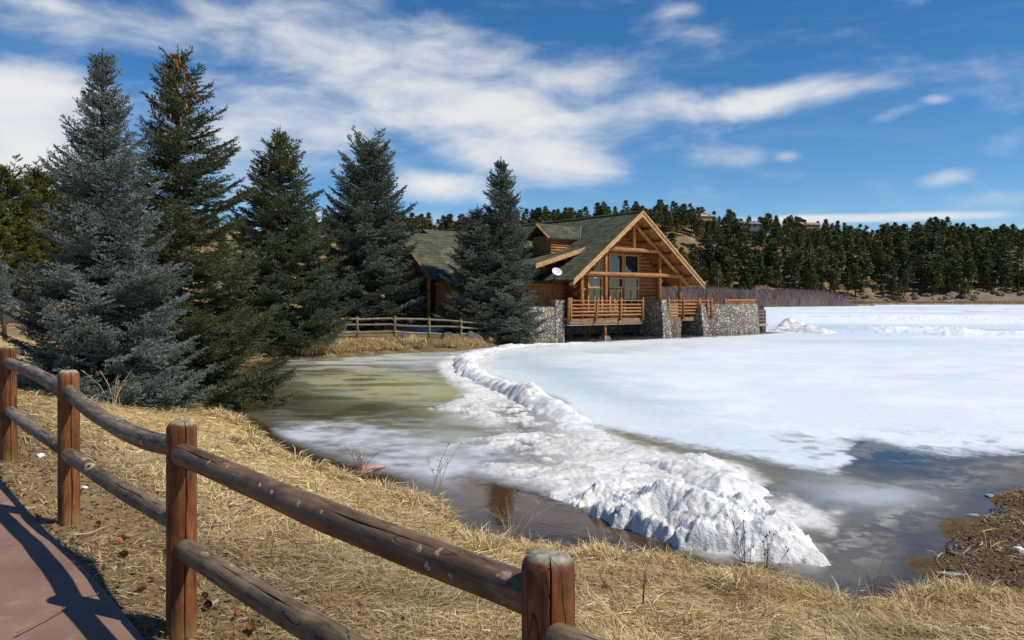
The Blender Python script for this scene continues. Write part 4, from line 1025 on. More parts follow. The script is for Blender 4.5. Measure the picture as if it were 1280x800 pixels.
def spruce(name, label, loc, H, R, seed, mats, low=.25, nt=20, npt=9, prof=.85, pt=52, pl=-8, unit=.16, K=9, nl=.07, nw=.011, trunk_r=.16, cones=0, lean=(0,0), bias=None, rough_=.25, group=None, belly=0.0, up=.0, lat=.42, gaps=.0, tint0=.5):
    rng = np.random.default_rng(seed); root = tag(empty(name, loc), label, 'tree', group)
    SP = []; SD = []; SL_ = []; ST = []; tr = MB(); tr.mi = 0
    def axis(z): t = z/H; return np.array([lean[0]*t*t, lean[1]*t*t, z])
    zs_ = np.linspace(-.3, H*.985, 14)
    tr.tube([axis(z) for z in zs_], [max(.012, trunk_r*(1 - max(z,0)/H)**.9 + .01) for z in zs_], 9)
    gold = 2.39996; az0 = rng.random()*6.28
    specs = []
    for q in range(nt):
        t = ((q + rng.normal(0,.12))/nt); t = min(max(t, 0), .985)**1.06; tl = 1 + rng.normal(0,.10); m_ = max(5, int(round(npt*(1.15-.45*t))))
        for k in range(m_): specs.append((t + rng.normal(0,.30)/nt, az0 + q*1.1 + 6.2832*(k + rng.normal(0,.16))/m_, tl*(1 + rng.normal(0, rough_)*.75)))
        for k in range(int(npt*.5)): specs.append((t + rng.uniform(.15,.85)/nt, rng.random()*6.28, rng.uniform(.35,.8)))
    for t, az, lm in specs:
        t = min(max(t, 0), .985); z = low + (H*.985-low)*t; tt = z/H
        if rng.random() < gaps: continue
        L = (R*((1-t)**prof)*(1 - belly*(1-t)**4) + .07 + .016*H*(1-t) + .03*R)*min(lm, 1.22)
        L = max(L, .12)
        if bias: L *= 1 + bias[1]*math.cos(az - bias[0])
        pit = math.radians(pl + (pt-pl)*t**1.25 + rng.normal(0,5))
        rd = np.array([math.cos(az), math.sin(az), 0.0]); sdv = np.array([-math.sin(az), math.cos(az), 0.0])
        n = 7; s = np.linspace(0, 1, n)
        zz = L*(math.tan(pit)*s*.75 + (-.16*np.sin(s*3.14) + .12*s*s + up*s*s)*(1-t*.6))
        wig = rng.normal(0,.05)*L*np.sin(s*3)
        pts = axis(z)[None] + rd[None]*(L*s)[:,None]*math.cos(pit*.6) + sdv[None]*wig[:,None]; pts[:,2] += zz
        tr.tube([pts[0], pts[3], pts[6]], [.012+.008*L, .008+.005*L, .004], 4, cap=False)
        f0 = float(np.clip(.08 + .16*L/(unit*6), .08, .32))
        br_t = rng.normal(tint0,.17)
        seg = np.diff(pts, axis=0)
        # shoots on the axis
        na = max(2, int(L/unit)); 
        for k in range(na):
            f = f0 + (1-f0)*(k+.2)/na; j = min(int(f*(n-1)), n-2); d = seg[j]/np.linalg.norm(seg[j])
            SP.append(pts[j] + seg[j]*(f*(n-1)-j)); SD.append(d); SL_.append(unit*1.05); ST.append(br_t)
        nlat = max(3, int(L*.9/(unit*.62)))
        for k in range(nlat):
            for sgn in (-1, 1):
                f = f0 + (.96-f0)*(k + rng.random())/nlat; j = min(int(f*(n-1)), n-2); d0 = seg[j]/np.linalg.norm(seg[j])
                p = pts[j] + seg[j]*(f*(n-1)-j)
                an = math.radians(rng.uniform(36,58))
                d = d0*math.cos(an) + sdv*sgn*math.sin(an) + np.array([0,0,rng.normal(-.04,.07)])
                d /= np.linalg.norm(d)
                ll = (lat*L*(1-f)**.8 + .12*unit/.16)*rng.uniform(.6,1.25); ll = min(ll, 1.1*unit/.16)
                npc = max(1, int(round(ll/unit)))
                for q in range(npc):
                    pp = p + d*(ll*q/npc); dd = d + np.array([0,0,-.05*q + .10*(q==npc-1)]); dd /= np.linalg.norm(dd)
                    SP.append(pp); SD.append(dd); SL_.append(ll/npc*1.1); ST.append(br_t + .04*q)
                    s2 = 1 if rng.random() < .5 else -1
                    if npc > 1 or rng.random() < .5:
                        d2 = dd*.72 + (np.cross([0,0,1.0], dd))*s2*.68 + np.array([0,0,rng.normal(.0,.10)]); d2 /= np.linalg.norm(d2)
                        SP.append(pp + dd*.3*ll/npc); SD.append(d2); SL_.append(unit*rng.uniform(.6,1.15)); ST.append(br_t + .05)
    # leader
    for k in range(max(3, int(.35/unit)+2)):
        SP.append(axis(H*.985) + np.array([0,0,k*unit*.5 - .3*unit])); SD.append(np.array([0,0,1.0])); SL_.append(unit); ST.append(.6)
    V, F, T = brush(rng, np.array(SP), np.array(SD), np.array(SL_), K, nl, nw, np.array(ST))
    link('crown', np_mesh('crown', V, F, [mats], False, {'tint': ('FLOAT', T)}), root)
    tr.build('trunk', M_bark, root, 60)
    if cones:
        cm = MB()
        for k in range(cones):
            z = H*(1 - .22*rng.random()**1.3 - .01); a = rng.random()*6.28; r_ = R*((1-z/H)**prof)*rng.uniform(.35,.95)+.05; c0 = axis(z) + np.array([r_*math.cos(a), r_*math.sin(a), r_*.35])
            cm.tube([c0, c0+np.array([0,0,-.06*unit/.16]), c0+np.array([.01,0,-.13*unit/.16])], [.012, .03*unit/.16, .012], 6)
        tag(cm.build('cones', M_cone, root, 60), kind='stuff')
    return root
M_blue = m_needles('blue_spruce_needles', (.055,.072,.045), (.125,.155,.13), (.245,.29,.27))
M_green = m_needles('green_spruce_needles', (.035,.045,.013), (.070,.084,.030), (.14,.155,.078))
M_grn2 = m_needles('grey_green_spruce_needles', (.036,.048,.017), (.074,.092,.040), (.155,.175,.105))
M_silv = m_needles('silver_green_spruce_needles', (.036,.048,.024), (.082,.102,.066), (.20,.225,.18))
M_yel = m_needles('olive_pine_needles', (.06,.065,.012), (.115,.11,.024), (.18,.165,.045))
def gpos(px, Y): x = (px-640)/1000*Y; return (x, Y, tz(x, Y))
def top_h(py, Y, z): return EYE + (374-py)/1000*Y - z
x_, y_, z_ = gpos(128, 17.0)
spruce('spruce_tree', 'frosty blue spruce, tallest at the left, foliage down to the straw grass', (x_, y_, z_-.05), top_h(68,17,z_)+.05, 1.64, 1, M_blue, low=.12, nt=30, npt=10, prof=.74, pt=56, pl=-4, unit=.135, K=15, nl=.046, nw=.0085, trunk_r=.13, rough_=.22, lat=.44, tint0=.58)
x_, y_, z_ = gpos(222, 20.4)
spruce('spruce_tree', 'tall dark green spruce with rusty cones at its top, at the water edge', (x_, y_, z_-.05), top_h(66,20.4,z_)+.05, 1.98, 2, M_green, low=.15, nt=29, npt=10, prof=.62, pt=50, pl=-14, unit=.155, K=14, nl=.052, nw=.010, trunk_r=.16, cones=150, rough_=.28, lat=.46, bias=(0.1,.12), gaps=.02)
x_, y_, z_ = gpos(350, 38.5)
spruce('spruce_tree', 'olive green spruce with a coned top beside the far fence', (x_, y_, z_-.05), top_h(164,38.5,z_)+.05, 2.95, 3, M_grn2, low=.9, nt=27, npt=10, prof=.68, pt=48, pl=-12, unit=.26, K=12, nl=.095, nw=.019, trunk_r=.25, cones=90, rough_=.26, tint0=.42)
x_, y_, z_ = gpos(461, 50)
spruce('spruce_tree', 'dark spruce with steeply upswept upper branches and a bare trunk foot', (x_, y_, z_-.05), top_h(184,50,z_)+.05, 3.3, 4, M_silv, low=1.3, nt=27, npt=10, prof=.48, pt=66, pl=-16, unit=.31, K=12, nl=.115, nw=.023, trunk_r=.34, rough_=.22, belly=.12, tint0=.42)
x_, y_, z_ = gpos(626, 48.9)
spruce('spruce_tree', 'grey green spruce standing against the stone wall in front of the lodge', (x_, y_, z_-.05), top_h(203,48.9,z_)+.05, 2.05, 5, M_silv, low=.5, nt=26, npt=10, prof=.60, pt=50, pl=-12, unit=.30, K=12, nl=.11, nw=.022, trunk_r=.24, rough_=.30, tint0=.5)
x_, y_, z_ = gpos(597, 48.4)
spruce('spruce_tree', 'shorter spruce leaning on the left of the lodge spruce, below the valley roof', (x_, y_, z_-.05), top_h(262,48.4,z_)+.05, 2.15, 6, M_silv, low=.6, nt=22, npt=9, prof=.55, pt=46, pl=-14, unit=.30, K=12, nl=.11, nw=.022, trunk_r=.18, rough_=.30, tint0=.46)
x_, y_, z_ = gpos(-12, 62)
spruce('spruce_tree', 'small blue spruce by the pavement, half out of view', (x_, y_, z_-.05), top_h(306,62,z_), 2.1, 7, M_blue, low=.3, nt=14, npt=7, prof=.75, pt=50, pl=-5, unit=.34, K=8, nl=.16, nw=.026, trunk_r=.14)
# olive pines behind on the left
for k, (px, Y, py, R, lb) in enumerate(((-30,92,222,2.9,'olive pine furthest left behind the blue spruce'),(12,98,214,3.1,'tallest olive pine behind the fence at the left'),(48,104,212,3.0,'olive pine showing left of the blue spruce crown'),(88,110,225,3.2,'olive pine hidden partly by the blue spruce'),(140,112,240,3.2,'olive pine behind the two front spruces'))):
    x_, y_, z_ = gpos(px, Y)
    spruce('pine_tree', lb, (x_, y_, z_-.1), top_h(py,Y,z_), R*1.45, 20+k, M_yel, low=2.0, nt=18, npt=8, prof=.42, pt=55, pl=-5, unit=.5, K=11, nl=.26, nw=.055, trunk_r=.25, rough_=.3, group='olive pines at the left')

# ---------------------------------------------------------------- pines on the far hill
M_pine = m_needles('hill_pine_needles', (.040,.050,.014), (.082,.096,.030), (.15,.155,.052))
M_ptr = m_plain('pine_bark', (.13,.075,.045), .95, .3, 3)
def pine_arrays(seed, H=14.0, bare=.22, R=2.6, pw=.6, n=80, k=15, sz=.52):
    rng = np.random.default_rng(seed); V = []; F = []; T = []; M = []
    ns = 6; rings = 5; b = 0
    for i in range(rings):
        z = -1.5 + (H*.97+1.5)*i/(rings-1); r = .28*(1-i/(rings-1))+.04
        for a in range(ns): V.append((r*math.cos(a*6.283/ns), r*math.sin(a*6.283/ns), z)); T.append(.5)
    for i in range(rings-1):
        for a in range(ns):
            p, q, u, v = i*ns+a, i*ns+(a+1)%ns, (i+1)*ns+(a+1)%ns, (i+1)*ns+a
            F += [(p,q,u),(p,u,v)]; M += [0,0]
    V = [np.array(V)]; off = rings*ns
    t = rng.random(n)**.85; z = H*(bare + (1-bare)*t); rad = R*np.minimum(1, (1-t)*2.6)**pw*np.clip(1-t*.55,0,1)*(.55+.5*rng.random(n)); az = rng.random(n)*6.283
    cen = np.stack([rad*np.cos(az), rad*np.sin(az), z - rad*.08], 1)
    ct = np.clip(rng.normal(.5,.2,n),0,1)
    for c0, tt in zip(cen, ct):
        d = rng.normal(size=(k,3)); d[:,2] *= .55; d /= np.linalg.norm(d,axis=1)[:,None]
        p = c0 + d*rng.random((k,1))*.75*np.array([1.15,1.15,.6])
        e1 = rng.normal(size=(k,3))*sz*np.array([1,1,.6]); e2 = rng.normal(size=(k,3))*sz*np.array([1,1,.6])
        tri = np.stack([p, p+e1, p+e2], 1).reshape(-1,3); V.append(tri)
        F += [(off+3*j, off+3*j+1, off+3*j+2) for j in range(k)]; off += 3*k; M += [1]*k; T += [float(np.clip(tt+rng.normal(0,.08),0,1))]*(3*k)
    return np.vstack(V), np.array(F), np.array(T), np.array(M)
VAR = [pine_arrays(100+i, H, b, R, pw) for i, (H, b, R, pw) in enumerate(((14,.18,2.5,.55),(15,.32,3.1,.35),(12.5,.2,2.5,.6),(16,.40,2.9,.3),(13,.26,2.3,.5),(11,.10,2.5,.9),(14.5,.36,3.5,.3),(13,.45,2.8,.25),(15.5,.24,2.2,.45)))]
VME = [np_mesh('pine_tree', v_, f_, [M_ptr, M_pine], False, {'tint': ('FLOAT', t_)}, m_) for v_, f_, t_, m_ in VAR]
rng = np.random.default_rng(77)
cand = []
def hill_ok(x, y): return True
tries = 0; grid = {}
while tries < 16000 and len(cand) < 1100:
    tries += 1
    y = rng.uniform(402, 585); rat = rng.uniform(-.20, .70); x = rat*y
    if y < 412 and rng.random() < .65: continue
    if rat > .30 and y < 424 and rng.random() < .80: continue
    if fbm(np.array([x/38]), np.array([y/30]), 3, 61)[0] < .47 and rng.random() < .92: continue
    key = (int(x/4.6), int(y/7))
    if key in grid: continue
    grid[key] = 1
    cand.append((x, y))
cand = np.array(cand); cz = terrain(cand[:,0], cand[:,1])
# which of them the photo can show: frame, and not behind the lodge roof or the front trees
ppx = 640 + 1000*cand[:,0]/cand[:,1]
vis = ((ppx > 512) & (ppx < 1300) & ~((ppx > 545) & (ppx < 660) & (cand[:,1] < 470))) & ~((ppx > 660) & (ppx < 868) & (cand[:,1] < 455)) & ~((ppx > 512) & (ppx < 600) & (cand[:,1] < 430))
order = np.argsort(np.where(vis, cand[:,1], 1e6))
named = order[:300]; rest = np.concatenate([order[300:]])
LBL = 'dark ponderosa pine on the far hillside across the frozen lake'
for k, i in enumerate(named):
    v_ = int(rng.integers(len(VME))); s = rng.choice([.55,.8,1.0,1.15,1.3])*rng.uniform(.9,1.1) * (1.1 if cand[i,1] > 540 else 1.0)
    if cand[i,1] < 425: s *= rng.uniform(.7, 1)
    o = link('pine_tree', VME[v_], None, (cand[i,0], cand[i,1], cz[i]-.2), rng.random()*6.28, (s*1.15, s*1.15, s*rng.uniform(.92,1.12)))
    tag(o, LBL, 'tree', 'pines on the far hillside')
Vs, Fs, Ts, Ms = [], [], [], []; off = 0
extra = []
for k in range(420):      # the closed skyline wood on and behind the ridge
    y = rng.uniform(560, 640); rat = rng.uniform(-.25, .75); extra.append((rat*y, y))
for k in range(170):
    y = rng.uniform(330, 520); rat = rng.uniform(-1.15, -.2); extra.append((rat*y, y))
extra = np.array(extra); al = np.vstack([cand[rest], extra]); az_ = terrain(al[:,0], al[:,1])
for (x, y), z in zip(al, az_):
    v_, f_, t_, m_ = VAR[int(rng.integers(len(VAR)))]; s = rng.uniform(.75,1.2); a = rng.random()*6.28; ca, sa = math.cos(a)*s, math.sin(a)*s
    W = np.stack([v_[:,0]*ca - v_[:,1]*sa + x, v_[:,0]*sa + v_[:,1]*ca + y, v_[:,2]*s + z - .2], 1)
    Vs.append(W); Fs.append(f_+off); Ts.append(t_); Ms.append(m_); off += len(v_)
o = link('pine_forest', np_mesh('pine_forest', np.vstack(Vs), np.vstack(Fs), [M_ptr, M_pine], False, {'tint': ('FLOAT', np.concatenate(Ts))}, np.concatenate(Ms)))
tag(o, 'dark pine forest closing the ridge line behind the hillside', 'forest', kind='stuff')
# willow scrub along the far shore
def thicket(name, label, P, n, hmin, hmax, colr):
    rng = np.random.default_rng(len(label)); V = []; 
    xs_ = np.array([p[0] for p in P]); ys_ = np.array([p[1] for p in P]); hs_ = np.array([p[2] for p in P]); T = rng.random(n)*(len(P)-1)
    k = np.arange(len(P)); bx = np.interp(T,k,xs_) + rng.normal(0,2,n); by = np.interp(T,k,ys_) + rng.normal(0,5,n); hh = np.interp(T,k,hs_)*rng.uniform(hmin,hmax,n)*(.7+.6*fbm(bx/4,by/4,3,5))
    bz = terrain(bx, by); w_ = .055
    dx_ = rng.normal(0,.42,n)*hh; dy_ = rng.normal(0,.2,n)*hh; a = rng.random(n)*3.14
    b = np.stack([bx,by,bz-.2],1); t_ = np.stack([bx+dx_,by+dy_,bz+hh],1); s = np.stack([np.cos(a)*w_,np.sin(a)*w_,0*a],1)
    V = np.stack([b-s,b+s,t_+s*.4,t_-s*.4],1).reshape(-1,3); F = np.arange(4*n).reshape(-1,4)
    tag(link(name, np_mesh(name, V, F, [colr], False)), label, 'scrub', kind='stuff')
M_will = m_plain('bare_willow_twigs', (.29,.205,.185), .9, .3, .2)
thicket('willow_thicket', 'band of bare purplish willow scrub on the far lake shore', [(40,245,5.6),(58,256,5.6),(72,266,5.4),(88,289,5.6),(104,295,5.4),(119,306,5.2),(125,309,3.0)], 34000, .35, 1.0, M_will)
thicket('dry_reeds', 'low tan scrub along the shore under the far road', [(122,318,1.6),(150,345,1.4),(160,389,1.4),(230,391,1.5),(300,391,1.5),(400,391,1.5)], 9000, .5, 1.2, m_plain('tan_scrub', (.26,.18,.10), .9, .4, .3))
# ---------------------------------------------------------------- dry grass
rng = np.random.default_rng(5)
def grass(name, label, px0, px1, py0, py1, n, zref, lmul=1.0, wmin=.0028, wk=.00062, el=(6,22), filt=None, tall=0.0, seed=0):
    px = rng.uniform(px0, px1, n); py = rng.uniform(py0, py1, n)
    Y = (EYE-zref)*1000/(py-374); X = (px-640)/1000*Y
    return X, Y
px = rng.uniform(-260, 1560, 520000); py = 374 + (rng.uniform(0, 1, 520000)**.85)*(960-374)
Y = 1950/(py-374+1e-6); X = (px-640)/1000*Y
ok = (Y < 34) & (Y > .9); X = X[ok]; Y = Y[ok]
z0, sd, spit = land_base(X, Y); psd = path_sd(X, Y); dist = np.hypot(X, Y)
lit = ss(psd, 2.1, .8)*ss(dist, 20, 12)
dn = .60 + .8*fbm(X*1.3, Y*1.3, 3, 71) - .75*lit*(.55+.45*fbm(X*2.2,Y*2.2,3,75)) - .94*ss(spit,.3,.7)
for (tx, ty, tr) in ((-8.67,17,2.0),(-8.57,20.5,2.2)): dn = dn - .55*ss(np.hypot(X-tx,Y-ty), tr, tr*.5)
keep = (sd > .03) & (psd > .03) & (rng.random(len(X)) < dn)
X = X[keep]; Y = Y[keep]; sd = sd[keep]; psd = psd[keep]; lit = lit[keep]; dist = dist[keep]
if len(X) > 330000: X, Y, sd, psd, lit, dist = (a[:330000] for a in (X, Y, sd, psd, lit, dist))
# tussocks hanging over the bank, and the straw on the far bank
tx = []; ty = []; rad_ = []
arr = np.array(near)
for k in range(95):
    i = int(rng.integers(0, 22)); f = rng.random(); p = arr[i]*(1-f)+arr[i+1]*f
    cx, cy = p[0] - .1 + rng.normal(0,.15), p[1] - abs(rng.normal(.28,.2)); m_ = int(rng.integers(90,240)); a = rng.random(m_)*6.28; r = rng.random(m_)**.7*.16
    tx.append(cx + r*np.cos(a)); ty.append(cy + r*np.sin(a)); rad_.append(a)
tx = np.concatenate(tx); ty = np.concatenate(ty); ta = np.concatenate(rad_)
fx = []; fy = []
fb = np.array([(-12.3,32),(-11.6,34),(-10.4,36),(-8.5,37),(-6.4,39.7),(-4.4,41.5),(-2.9,42.2),(-.6,47.2)])
T = rng.random(30000)*(len(fb)-1); ii = T.astype(int); f = T-ii; bx = fb[ii,0]*(1-f)+fb[ii+1,0]*f; by = fb[ii,1]*(1-f)+fb[ii+1,1]*f
fx = bx - rng.random(30000)*.6 - .1; fy = by + rng.random(30000)**1.5*2.4 + .15
kf = (poly_sd(fx, fy, LAKE) > .05) & (fbm(fx*.7, fy*.7, 3, 73) > .40); fx = fx[kf]; fy = fy[kf]
nA, nT, nF = len(X), len(tx), len(fx)
X = np.concatenate([X, tx, fx]); Y = np.concatenate([Y, ty, fy]); n = len(X)
lit = np.concatenate([lit, np.zeros(nT+nF)]); typ = np.concatenate([np.zeros(nA), np.ones(nT), np.full(nF, 2)])
sdg = poly_sd(X, Y, LAKE); ok = sdg > .0
Z = terrain(X, Y); dist = np.hypot(X, Y)
flow = (fbm(X*.35, Y*.35, 3, 81)*2.2 + .4*(fbm(X*1.6, Y*1.6, 2, 82)-.5)*4) * math.pi + rng.normal(0, 1.0, n)
flow = np.where(typ == 1, np.concatenate([np.zeros(nA), ta, np.zeros(nF)]) + rng.normal(0,.4,n), flow)
elev = np.radians(np.clip(rng.normal(7, 13, n), -6, 70)); elev = np.where(typ == 1, np.radians(rng.uniform(12,60,n)), np.where(typ == 2, np.radians(rng.uniform(25,80,n)), elev))
stand = rng.random(n) < .022; elev = np.where(stand, np.radians(rng.uniform(40,80,n)), elev)
L = rng.gamma(5, .029, n)*(1-.45*lit)*(1 + .25*ss(dist, 6, 14)); L = np.where(typ == 1, rng.uniform(.16,.36,n), np.where(typ == 2, rng.uniform(.25,.6,n), L))
W = np.maximum(.0017, dist*.00036)*rng.uniform(.7,1.5,n); W = np.where(typ == 2, .011, W)
z_off = rng.random(n)**2*.055*(1-lit*.6)
d = np.stack([np.cos(flow)*np.cos(elev), np.sin(flow)*np.cos(elev), np.sin(elev)], 1)
side = np.stack([-np.sin(flow), np.cos(flow), rng.normal(0,.5,n)], 1)*W[:,None]
b = np.stack([X, Y, Z + z_off - .01], 1)
bend = np.where(typ == 0, .12, .45)*rng.uniform(.3,1.4,n)
mid = b + d*(L*.5)[:,None]; tip = b + d*L[:,None]; tip[:,2] -= bend*L*np.cos(elev*.6)
tip[:,0] += rng.normal(0,.12,n)*L; tip[:,1] += rng.normal(0,.12,n)*L
tip[:,2] = np.maximum(tip[:,2], Z - .15 + .15*(typ == 0) + .008)
V = np.stack([b-side, b+side, mid+side*.85, mid-side*.85, tip], 1)
F = (np.arange(n)*5)[:,None,None] + np.array([[0,1,2],[0,2,3],[3,2,4]])[None]
pal = np.array([(.66,.49,.225),(.78,.63,.36),(.52,.365,.15),(.26,.16,.07),(.82,.69,.43),(.17,.18,.065)])
pr = rng.choice(6, n, p=[.36,.25,.18,.10,.085,.025]); cl = pal[pr]*rng.uniform(.75,1.2,(n,1))
br_ = ss(fbm(X*1.1, Y*1.1, 4, 92), .54, .66)*(typ == 0)*.4; gg_ = ss(fbm(X*.9+40, Y*.9, 4, 93), .58, .68)*(typ == 0)*.35
cl = cl + (np.array([.26,.165,.075])*rng.uniform(.7,1.2,(n,1)) - cl)*br_[:,None]; cl = cl + (np.array([.36,.33,.20])*rng.uniform(.7,1.2,(n,1)) - cl)*gg_[:,None]
patch = fbm(X*.6, Y*.6, 3, 91); cl = cl*(.82 + .36*patch)[:,None]
cl = cl*(1-lit[:,None]*.4) + lit[:,None]*.4*np.array([.22,.15,.08])
orange = ss(sdg, 1.6, .4)*(typ == 0)*ss(X, .5, 2.5); cl = cl*(1-.35*orange[:,None]) + .35*orange[:,None]*np.array([.40,.22,.07])
m, t = mat('dry_straw'); c = t.attr('blade_color', 'Color'); t.out(c, .75, None, .2, trans=.18)
sel = ok
V = V[sel].reshape(-1,3); nn = int(sel.sum()); F = ((np.arange(nn)*5)[:,None,None] + np.array([[0,1,2],[0,2,3],[3,2,4]])[None]).reshape(-1,3)
tag(link('grass', np_mesh('grass', V, F, [m], False, {'blade_color': ('FLOAT_COLOR', np.repeat(cl[sel], 5, 0))})), 'matted dry straw grass on the lake banks', 'grass', kind='stuff')
# litter of needles and bits under the fence and on the gravel
n = 26000; X = rng.uniform(-7, 2.5, n); Y = rng.uniform(1.2, 13, n); psd = path_sd(X, Y)
k = (psd > .02) & (psd < 2.4) & (rng.random(n) < ss(psd, 2.5, .6)); gx = rng.uniform(3.2, 9, 30000); gy = rng.uniform(5.6, 12, 30000); kg = poly_sd(gx, gy, LAKE) > .02
nl_ = int(k.sum()); X = np.concatenate([X[k], gx[kg]]); Y = np.concatenate([Y[k], gy[kg]]); n = len(X); Z = terrain(X, Y)
a = rng.random(n)*6.28; s = rng.uniform(.005,.017,n)*np.where(np.arange(n) < nl_, .9, .75); p = np.stack([X, Y, Z+.006+rng.random(n)*.012], 1)
e1 = np.stack([np.cos(a), np.sin(a), rng.normal(0,.4,n)], 1)*s[:,None]*1.6; e2 = np.stack([-np.sin(a), np.cos(a), rng.normal(0,.5,n)], 1)*s[:,None]*.7
V = np.stack([p-e1-e2, p+e1-e2, p+e1+e2, p-e1+e2], 1).reshape(-1,3)
pal = np.array([(.10,.06,.035),(.22,.13,.07),(.30,.20,.11),(.16,.08,.04),(.33,.30,.24)]); cl = pal[rng.choice(5, n, p=[.3,.27,.2,.15,.08])]*rng.uniform(.7,1.2,(n,1))
tag(link('litter', np_mesh('litter', V, np.arange(4*n).reshape(-1,4), [m], False, {'blade_color': ('FLOAT_COLOR', np.repeat(cl, 4, 0))})), 'brown leaf and bark litter under the fence and on the gravel', 'litter', kind='stuff')

# ---------------------------------------------------------------- small things in the grass
M_pc = m_plain('pine_cone_scales', (.34,.145,.06), .8, .35, 12); M_pcd = m_plain('old_dark_cone', (.10,.05,.03), .85, .3, 10)
def cone_mesh(mt):
    mb = MB()
    for i in range(9):
        t_ = i/8; z = .0 + .10*t_; r = .025*math.sin(min(1, t_*1.15+.18)*math.pi)**.7 + .004
        for k in range(9):
            a = 2*math.pi*k/9 + i*.35; c0, s0 = math.cos(a), math.sin(a); w_ = .011
            mb.add([(c0*r*.35, s0*r*.35, z), (c0*r - s0*w_, s0*r + c0*w_, z+.006), (c0*r*1.18, s0*r*1.18, z+.013), (c0*r + s0*w_, s0*r - c0*w_, z+.006)], [(0,1,2,3)])
    mb.tube([(0,0,0),(0,0,.095)], [.012,.005], 6)
    return mb.build('pine_cone', mt, None, 50)
cA_ = cone_mesh(M_pc); cB_ = cone_mesh(M_pcd)
spots = [(153,681,0),(160,697,1),(172,738,0),(147,676,1),(208,692,0),(258,745,0),(262,758,1),(296,774,0),(311,786,0),(122,655,0),(235,790,0),(758,722,1)]
first = {0: cA_, 1: cB_}; used = {0: False, 1: False}
near_what = ['between the second and third fence posts','by the foot of the third fence post']
cl_lab = {0: 'rusty orange pine cone lying in the litter by the fence', 1: 'dark old pine cone lying in the litter by the fence'}
for i, (px, py, k) in enumerate(spots):
    x_, y_ = at(px, py, .84); z_ = tz(x_, y_)
    x_, y_ = at(px, py, z_+.02); z_ = tz(x_, y_)
    o = first[k] if not used[k] else first[k].copy()
    if used[k]: C.objects.link(o)
    used[k] = True
    o.location = (x_, y_, z_+.035); o.rotation_euler = (math.radians(90)+random.uniform(-.3,.3), 0, random.random()*6.28); s = random.uniform(.6,.95); o.scale = (s,s,s)
    tag(o, cl_lab[k] if i < len(spots)-1 else 'dark pine cone alone in the straw right of the nearest post', 'pine cone', 'rusty pine cones' if k == 0 else ('dark pine cones' if i < len(spots)-1 else 'lone pine cone'))
def pebble(name, label, px, py, r, mt, zz=.84, sq=(1,1,.6), seed=0, cat='stone', rough_=.25, sink=.3, Yd=None, group=None):
    if Yd is None:
        x_, y_ = at(px, py, zz); z_ = tz(x_, y_); x_, y_ = at(px, py, max(z_, 0)+.01); z_ = max(tz(x_, y_), -.02)
    else: x_ = (px-640)/1000*Yd; y_ = Yd; z_ = max(tz(x_, y_), -.1)
    bm = bmesh.new(); bmesh.ops.create_icosphere(bm, subdivisions=3, radius=1)
    rn = random.Random(seed); dirs = [Vector((rn.gauss(0,1), rn.gauss(0,1), rn.gauss(0,1))).normalized() for _ in range(9)]
    for v_ in bm.verts:
        p = v_.co.copy(); s = 1.0
        for d_ in dirs:
            k_ = p.dot(d_) - (.62 + .25*rough_)
            if k_ > 0: v_.co -= d_*k_*.9
        v_.co *= 1 + rough_*.25*(math.sin(p.x*5+seed)*math.sin(p.y*6+2*seed)*math.sin(p.z*5+1))
        v_.co = Vector((v_.co.x*r*sq[0], v_.co.y*r*sq[1], v_.co.z*r*sq[2]))
    me = D.meshes.new(name); bm.to_mesh(me); bm.free(); me.materials.append(mt)
    o = link(name, me, None, (x_, y_, z_ + r*sq[2]*(1-2*sink)), rn.random()*6.28); return tag(o, label, cat, group)
M_white = m_plain('white_paper', (.8,.8,.78), .8, .05); M_rock = m_plain('grey_granite', (.12,.10,.08), .9, .35, 5, .2, .8); M_pink = m_plain('pinkish_granite', (.36,.24,.19), .9, .3, 4, .2, .8); M_bluerock = m_plain('bluish_slate', (.12,.16,.17), .8, .3, 20)
M_snowc = m_plain('dirty_ice', (.30,.30,.285), .35, .3, 14, .4, .6)
pebble('paper_scrap', 'crumpled white paper scrap in the grass near the left fence posts', 51, 572, .05, M_white, .95, (1,.8,.7), 3, 'litter', .9)
pebble('stone', 'small whitish stone between the two left posts, lying by the litter edge', 103, 619, .035, M_white, .9, (1.6,.7,.5), 4)
pebble('stone', 'bluish stone in the straw left of the nearest post', 638, 711, .022, M_bluerock, .75, (1.3,.9,.7), 5)
pebble('stone', 'dark bluish stone in the straw right of the nearest post', 891, 752, .026, M_bluerock, .6, (1,.9,.8), 6)
pebble('rock', 'flat pinkish rock at the edge of the frosty slush', 462, 586, .26, M_pink, .15, (1.5,.7,.3), 7, 'rock')
pebble('stone', 'pale stone lying on the brown gravel spit', 1190, 684, .06, M_rock, .15, (1.3,.9,.5), 8)
pebble('stone', 'white stone at the right edge of the gravel spit', 1277, 688, .07, M_white, .2, (1.3,.9,.5), 9)
pebble('ice_chunk', 'clear ice chunk where the gravel meets open water, nearer one', 1216, 640, .07, M_snowc, .1, (1.5,.7,.3), 10, 'ice')
pebble('ice_chunk', 'ice chunk at the upper edge of the gravel spit', 1238, 620, .08, M_snowc, .1, (.8,1.5,.3), 11, 'ice')
pebble('ice_slab', 'thin pale ice slab under the gravel spit tip', 1190, 720, .09, M_snowc, .1, (1.9,.6,.15), 12, 'ice')
for k, (px, Yd, r, lb) in enumerate(((592,45.6,.55,'grey boulder at the waterline below the lodge spruce'),(560,44.3,.4,'small boulder on the far bank, left of the waterline boulder'),(505,42.7,.4,'boulder below the middle post of the split rail fence'),(622,48.3,.6,'large boulder against the stone wall end'))):
    pebble('boulder', lb, px, 0, r, M_rock, 0, (1.1,.8,.9), 30+k, 'boulder', .5, .3, Yd)
